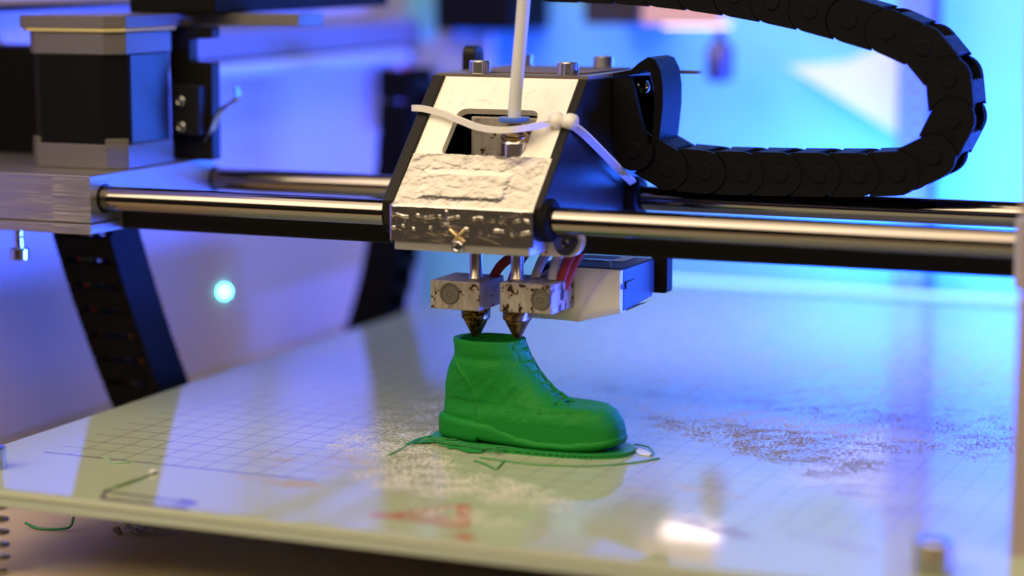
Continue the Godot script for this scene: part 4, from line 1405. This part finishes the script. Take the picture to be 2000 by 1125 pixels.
func boot() -> void:
	wr = noise(0.16, FastNoiseLite.TYPE_SIMPLEX_SMOOTH, 91, 2)
	var at := Vector3(0, 0, 3.0)
	var t := thing("printed_boot", at, "small green 3D printed lace-up boot standing under the nozzles", "boot")
	var b := at
	var g := nets(upper_sdf, Vector3(-31, 2, -13), Vector3(34, 34, 13), 0.4)
	shift(g, b)
	part("upper", g, M.green, t)
	g = nets(sole_sdf, Vector3(-32, -0.5, -14.5), Vector3(34, 10.5, 14.5), 0.45)
	shift(g, b)
	part("sole", g, M.green, t)
	# raft: smooth first layer, zigzag layer and lid
	var X := Vector3.RIGHT
	var Y := Vector3.UP
	var Z := Vector3(0, 0, 1)
	var ring := func(off: float, zig: float, n: int) -> PackedVector2Array:
		var o := PackedVector2Array()
		for i in n:
			var a := TAU * i / n
			var ca := cos(a)
			var sa := sin(a)
			var ex := 2.0 / 2.5
			var x := 1.0 + (30.6 + off) * signf(ca) * pow(absf(ca), ex)
			var z := (11.2 + off + 0.8 * ca) * signf(sa) * pow(absf(sa), ex)
			var k := zig * (1 if i % 2 == 0 else -1)
			o.append(Vector2(x + k * ca, z + k * sa))
		return o
	g = G.new()
	g.prism(at, X, Z, Y, ring.call(2.7, 0.0, 90), 0.01, 0.34)
	var rf := part("raft", g, M.green_plain, t)
	g = G.new()
	g.prism(at, X, Z, Y, ring.call(2.1, 0.38, 190), 0.34, 0.95)
	part("raft_weave", g, M.green_plain, rf)
	g = G.new()
	g.prism(at, X, Z, Y, ring.call(2.35, 0.0, 90), 0.95, 1.25)
	part("raft_lid", g, M.green_plain, rf)
	# torn flakes of the raft at the heel
	g = G.new()
	for s in [[Vector2(-28, 8), Vector2(-33.6, 16.6), Vector2(-32.2, 16.8), Vector2(-25, 12)], [Vector2(-22, 13), Vector2(-20, 19.0), Vector2(-17.4, 18.2), Vector2(-12.4, 21.6), Vector2(-8.0, 20.6), Vector2(-8.5, 17.5), Vector2(-16, 13)]]:
		g.prism(Vector3(0, 0, 0), X, Z, Y, PackedVector2Array(s), 0.3 + 0.2 * rng.randf(), 0.6 + 0.15 * rng.randf())
	for i in 74:
		var a0 := Vector3(rng.randf_range(-32, -5), rng.randf_range(0.4, 1.5), 0)
		a0.z = 13.5 + (a0.x + 18) * 0.18 + rng.randf_range(-1.5, 4.5)
		var a1 := a0 + Vector3(rng.randf_range(2, 7), rng.randf_range(-0.4, 0.5), rng.randf_range(-1.4, 1.6))
		g.sweep([a0, a0.lerp(a1, 0.5) + Vector3(0, 0.3 * rng.randf(), 0), a1], rng.randf_range(0.10, 0.22), 0.13, 5)
	var fl := part("raft_flakes", g, M.green_plain, rf)
	fl.set_meta("kind", "stuff")

func shift(g: G, b: Vector3) -> void:
	for i in g.v.size():
		g.v[i] += b

func strand(pts: Array, r: float, m: Material, label: String) -> void:
	var g := G.new()
	g.sweep(spline(pts, 7), r, r * 0.8, 6)
	solo("filament_strand", g, m, label, "filament strand", "loose strands on the bed")

func filament_bits() -> void:
	var g1: Material = M.green_plain
	strand([Vector3(30.8, 0.6, -7.8), Vector3(36.5, 1.2, -3.6), Vector3(40, 0.8, 1.2), Vector3(40.2, 0.4, 3.6)], 0.32, g1, "curved green strand looping off the boot's toe")
	strand([Vector3(43.4, 0.3, 5.6), Vector3(40, 0.25, 12), Vector3(34, 0.22, 19), Vector3(26, 0.22, 24.6), Vector3(15, 0.22, 27.6), Vector3(6, 0.22, 27.8), Vector3(-6, 0.22, 26)], 0.30, g1, "long thin green line on the bed in front of the boot")  # thin green line round the front of the raft
	strand([Vector3(-5.8, 0.25, 30.6), Vector3(-1, 0.25, 33.4), Vector3(4.4, 0.25, 38.2), Vector3(3.6, 0.3, 33), Vector3(2.6, 0.3, 28)], 0.34, g1, "V-shaped green strand on the bed before the boot's instep")
	strand([Vector3(-32.5, 0.3, 33.4), Vector3(-32.4, 0.5, 27), Vector3(-32.2, 0.9, 20), Vector3(-31.6, 0.9, 9), Vector3(-30, 0.7, 2)], 0.26, g1, "straight thin green strand pointing left from the boot heel")
	strand([Vector3(-34.2, 0.3, 18.4), Vector3(-33.4, 0.7, 12), Vector3(-30.6, 1.0, 6)], 0.4, g1, "short thick green strand beside the boot heel")
	var faint := mat(lin(0.22, 0.40, 0.20), 0.5)
	strand([Vector3(-110, 0.2, 70), Vector3(-106, 0.3, 72.8), Vector3(-103, 0.25, 76.2), Vector3(-99.4, 0.3, 73.2), Vector3(-98.6, 0.2, 70.6)], 0.3, faint, "small pale green curl lying on the grid's thick line")
	var fg := G.new()  # pale patch standing for the lit gap between raft and loop
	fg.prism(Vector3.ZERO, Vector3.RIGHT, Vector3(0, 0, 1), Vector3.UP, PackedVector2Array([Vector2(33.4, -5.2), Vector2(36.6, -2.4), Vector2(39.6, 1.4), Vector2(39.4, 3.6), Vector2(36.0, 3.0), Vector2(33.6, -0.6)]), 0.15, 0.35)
	solo("lit_gap_patch", fg, mat(lin(0.72, 0.74, 0.74), 0.25), "small pale patch for the lit gap on the bed inside the loop at the boot's toe", "film")
	# scraps on the base plate below the bed
	strand([Vector3(-152, -28.6, 52), Vector3(-146, -29.4, 53.4), Vector3(-139, -29.2, 52), Vector3(-136.4, -28.6, 50), Vector3(-136.6, -26, 48)], 0.5, g1, "dark green filament curl on the base plate under the bed")
	var g := G.new()
	for i in 9:
		var c := Vector3(-124 + i * 1.5 + rng.randf(), -29.6 + rng.randf_range(0, 1.5), 44 + rng.randf_range(-2.5, 2.5))
		g.sweep([c, c + Vector3(rng.randf_range(1, 4), rng.randf_range(0, 2), rng.randf_range(-2, 2)), c + Vector3(rng.randf_range(2, 6), rng.randf_range(-0.6, 0.6), rng.randf_range(-3, 3))], 1.1, 0.2, 5)
	solo("plastic_scrap", g, mat(lin(0.42, 0.40, 0.36), 0.3), "crumpled greyish plastic scrap on the base plate under the bed", "scrap")
	g = G.new()
	g.sweep([Vector3(-85, 0.6, 83.4), Vector3(-84.6, 1.1, 82.2), Vector3(-84.2, 0.5, 81.0)], 0.8, 0.5, 8)
	solo("plastic_crumb", g, M.white_wire, "tiny white crumb at the far end of the green pen line", "crumb")

# ---------------------------------------------------------------- everything out of focus
func background_things() -> void:
	var X := Vector3.RIGHT
	var Y := Vector3.UP
	var Z := Vector3(0, 0, 1)
	var g := G.new()
	# levelling screws and spring at the bed's corners
	var t := thing("levelling_screw", Vector3(146.4, -1, 97), "blurred metal levelling screw standing on the bed, right front corner", "screw", "bed levelling screws")
	socket_screw(t, Vector3(146.4, 0, 97), Y, 4.8, 8.6, "screw_head", M.screw)
	t = thing("levelling_screw", Vector3(-131.4, -1, 94), "blue-lit levelling screw cut off by the left picture edge", "screw", "bed levelling screws")
	socket_screw(t, Vector3(-131.8, 0, 94), Y, 3.6, 6.4, "screw_head", M.screw)
	g = G.new()
	var hel := []
	for i in 121:
		var a := TAU * i / 20.0
		hel.append(Vector3(-129.6 + 4.4 * cos(a), -29 + i * 0.19, 99 + 4.4 * sin(a)))
	g.sweep(hel, 0.75, 0.75, 8)
	solo("coil_spring", g, M.screw, "steel coil spring under the bed at the left picture edge", "spring")
	# hanging cable chains at the left
	hanging_chain(Vector3(-172, 58, -20), Vector3(-172, -26, -64), 21, 17, 9, "dark hanging cable chain with coloured wires below the left rod end block")
	hanging_chain(Vector3(-160.5, 102, -242), Vector3(-182, -26, -238), 20, 15, 11, "out of focus cable chain far behind, left of the heater blocks", 0.17, 0.02, 1.0)
	# rail and tube along the left wall
	t = thing("linear_rail", Vector3(-222, 104, -260), "grey out of focus linear rail high along the side panel", "rail")
	g = G.new()
	g.box(Vector3(-229, 106, -372), Vector3(-216, 118.5, -120), 0.8)
	part("rail_beam", g, mat(lin(0.22, 0.19, 0.22), 0.45, 0.2), t)
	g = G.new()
	g.box(Vector3(-228, 102.8, -372), Vector3(-215, 105.8, -120), 0.3)  # black strip added as the shaded underside of the rail
	part("underside_shade", g, M.black_soft, t)
	g = G.new()
	g.cyl(Vector3(-214, 101.6, -120), Vector3(-214, 101.6, -350), 3.6, 3.6, 24)
	solo("cross_tube", g, mat(lin(0.55, 0.6, 0.7), 0.35, 0.3), "pale blue out of focus tube just under the linear rail", "tube")
	g = G.new()
	g.box(Vector3(-236, 129, -300), Vector3(-228, 131.4, -20), 0.3)
	solo("trim_strip", g, M.black, "thin black strip at the upper left picture corner", "strip")
	g = G.new()
	g.box(Vector3(-247, -30, -392), Vector3(-226, 112, -372), 1.0)
	solo("corner_post", g, M.frame_grey, "blurred grey corner post between side panel and rear panel", "post")
	# motors and boxes along the top of the rear panel
	t = thing("rear_bracket", Vector3(-182, 100, -372), "blurred grey bracket with dark lower part left of the carriage top", "bracket")
	g = G.new()
	g.prism(Vector3(0, 0, -366), X, Y, Z, PackedVector2Array([Vector2(-226, 106), Vector2(-196, 110), Vector2(-176, 112), Vector2(-176, 78), Vector2(-206, 60), Vector2(-226, 60)]), -8, 0, 0.4)
	part("bracket_plate", g, M.frame_grey, t)
	g = G.new()
	g.lathe(Vector3(-200, 94, -366), Z, [Vector2(6, 0), Vector2(6, 1.5), Vector2(4, 2), Vector2(0.1, 2)], 24)
	part("bolt_cap", g, M.alu_plain, t)
	g = G.new()
	g.box(Vector3(-219, 62, -360), Vector3(-195, 88, -352), 1)  # black box that makes the bracket's lower part dark
	part("dark_box", g, M.black_soft, t)
	g = G.new()
	g.box(Vector3(-198, 114, -398), Vector3(-158, 150, -350), 1)
	solo("rear_motor", g, M.black_soft, "blurred black motor body at the top edge left of the feed tube", "motor")
	g = G.new()
	g.box(Vector3(-208, 108, -396), Vector3(-200, 150, -372), 0.6)
	solo("upright_strip", g, M.frame_grey, "blurred pale upright strip beside the black motor body", "strip")
	g = G.new()
	g.box(Vector3(-119, 118, -398), Vector3(-92, 150, -344), 1)
	solo("control_box", g, mat(lin(0.03, 0.022, 0.018), 0.5), "blurred dark box at the top edge left of the peach lamp", "box")
	# the warm lamp whose glare lies on the bed
	t = thing("work_lamp", Vector3(-67, 117, -340), "blurred peach lamp housing below the upper chain run", "lamp")
	g = G.new()
	g.box(Vector3(-86, 118.4, -350), Vector3(-48, 131, -332), 0.8)
	part("lamp_housing", g, M.beige, t)
	g = G.new()
	g.box(Vector3(-76, 117.6, -349), Vector3(-49, 118.3, -333), 0.2)
	part("lamp_diffuser", g, glow(Color(1.0, 0.88, 0.70), 3.0), t)
	area("work_lamp_light", Vector3(-62.5, 117.2, -341), Vector3(-62.5, 0, -340.9), Vector2(27, 16), Color(1.0, 0.86, 0.66), 0.0011)
	# LED strip on the floor behind the bed
	t = thing("led_strip", Vector3(60, -4, -345), "glowing cyan LED strip lying along the rear edge of the bed", "led strip")
	g = G.new()
	g.box(Vector3(-110, -6, -352), Vector3(250, 1.0, -332), 0.5)
	part("strip_carrier", g, M.panel, t)
	g = G.new()
	g.box(Vector3(-108, 1.02, -346), Vector3(248, 1.8, -340), 0.2)
	part("led_diffuser", g, glow(lin(0.05, 0.42, 1.0), 1.7), t)
	# dark knob, gusset, perforated upright
	t = thing("panel_knob", Vector3(-58, 94, -360), "blurred dark oval knob in front of the cyan rear panel", "knob")
	g = G.new()
	g.lathe(Vector3(-57.6, 92, -360), Y, [Vector2(4.5, 0), Vector2(6.4, 2.5), Vector2(6.4, 16), Vector2(3.6, 19), Vector2(2.4, 19), Vector2(2.4, 26), Vector2(0.1, 26)], 24, true, 1)
	part("knob_body", g, mat(lin(0.03, 0.03, 0.10), 0.5), t)
	g = G.new()
	g.prism(Vector3(0, 0, -388), X, Y, Z, PackedVector2Array([Vector2(-34, 98.5), Vector2(-6, 101), Vector2(20, 112), Vector2(20.4, 67)]), -2, 0, 0.2)
	solo("gusset", g, M.paper, "whitish triangular gusset seen through the drag chain loop", "gusset")
	t = thing("perforated_upright", Vector3(30, -30, -376), "blue perforated upright seen behind the drag chain's bend", "upright")
	g = G.new()
	for i in 26:
		g.box(Vector3(22, -26 + i * 7.0, -378), Vector3(36.5, -21.6 + i * 7.0, -376), 0.3)
	for x in [21.5, 28.6, 35.4]:
		g.box(Vector3(x, -28, -380), Vector3(x + 2.2, 160, -378.1), 0.2)
	part("perforated_sheet", g, mat(lin(0.22, 0.2, 0.45), 0.5), t)
	g = G.new()
	g.box(Vector3(37.6, -28, -380), Vector3(40.6, 160, -374), 0.3)
	part("edge_flange", g, mat(lin(0.05, 0.08, 0.40), 0.5), t)
	# cyan pilot light on the side panel
	t = thing("pilot_led", Vector3(-236, 4, -214), "round cyan pilot light glowing low on the pale side panel", "pilot light")
	g = G.new()
	g.lathe(Vector3(-237, 3.6, -214), X, [Vector2(1.6, 0), Vector2(1.6, 1.2), Vector2(1.0, 2.0), Vector2(0.02, 2.3)], 16, false, 1)
	part("led_lens", g, glow(lin(0.10, 0.9, 1.0), 30.0), t)
	# front frame post at the right edge
	g = G.new()
	g.box(Vector3(160, -30, 54), Vector3(182, 230, 74), 0.8)
	solo("frame_post", g, mat(lin(0.30, 0.24, 0.22), 0.5), "blurred brownish frame post along the right picture edge", "post")

func hanging_chain(a: Vector3, b: Vector3, w: float, th: float, n: int, label: String, cover := 0.40, bend := 0.40, ink := 0.45) -> void:
	var t := thing("cable_chain", (a + b) * 0.5, label, "cable chain")
	var base := (a + b) * 0.5
	# a gentle curve: steep at its fixed end, slanting further down
	var mid := Vector3(lerpf(a.x, b.x, bend), lerpf(a.y, b.y, 0.62 if bend < 0.2 else 0.5), lerpf(a.z, b.z, bend))
	var at := func(q: float) -> Vector3: return a.lerp(mid, q).lerp(mid.lerp(b, q), q)
	var L := a.distance_to(b) / n
	var across := Vector3.RIGHT if absf(b.x - a.x) < 20.0 else Vector3(0, 0, 1)
	var g := G.new()
	for s in [-1.0, 1.0]:
		g.prism(Vector3.ZERO, Y3, Z3, X3, rounded(rect(-L * 0.56, -th / 2, L * 0.56, th / 2), th * 0.12, 3), s * w / 2 - 1.2, s * w / 2 + 1.2, 0.0)
		g.box(Vector3(-w / 2 + 1, -L * cover, s * th / 2 - 1.9), Vector3(w / 2 - 1, L * cover, s * th / 2 - 0.1), 0.3)
	var m := g.mesh(Vector3.ZERO)
	for i in n:
		var l := MeshInstance3D.new()
		l.name = "link"
		l.mesh = m
		l.material_override = M.chain
		t.add_child(l, true)
		var q := (i + 0.5) / n
		var ly: Vector3 = (at.call(q - 0.05) - at.call(q + 0.05)).normalized()
		var lx := (across - ly * across.dot(ly)).normalized()
		l.transform = Transform3D(Basis(lx, ly, lx.cross(ly)), (at.call(q) - base) * S)
	var cols := [lin(0.55, 0.03, 0.02), lin(0.03, 0.20, 0.08), lin(0.6, 0.6, 0.6), lin(0.05, 0.08, 0.45), lin(0.50, 0.18, 0.05)]
	var d := (a - b).normalized()
	var wx := (across - d * across.dot(d)).normalized()
	var wz := wx.cross(d)
	for i in 5:
		g = G.new()
		var pts := []
		for k in 25:
			var q := k / 24.0
			pts.append(at.call(q) + wx * ((i - 2) * w * 0.15 + 1.2 * sin(q * 9.0 + i * 2.0)) + wz * (th * 0.26 + th * 0.08 * sin(q * 7.0 + i)))
		g.sweep(pts, 1.4, 1.4, 7)
		part("wire", g, mat((cols[i].srgb_to_linear() * ink).linear_to_srgb(), 0.5), t)

const X3 := Vector3(1, 0, 0)
const Y3 := Vector3(0, 1, 0)
const Z3 := Vector3(0, 0, 1)
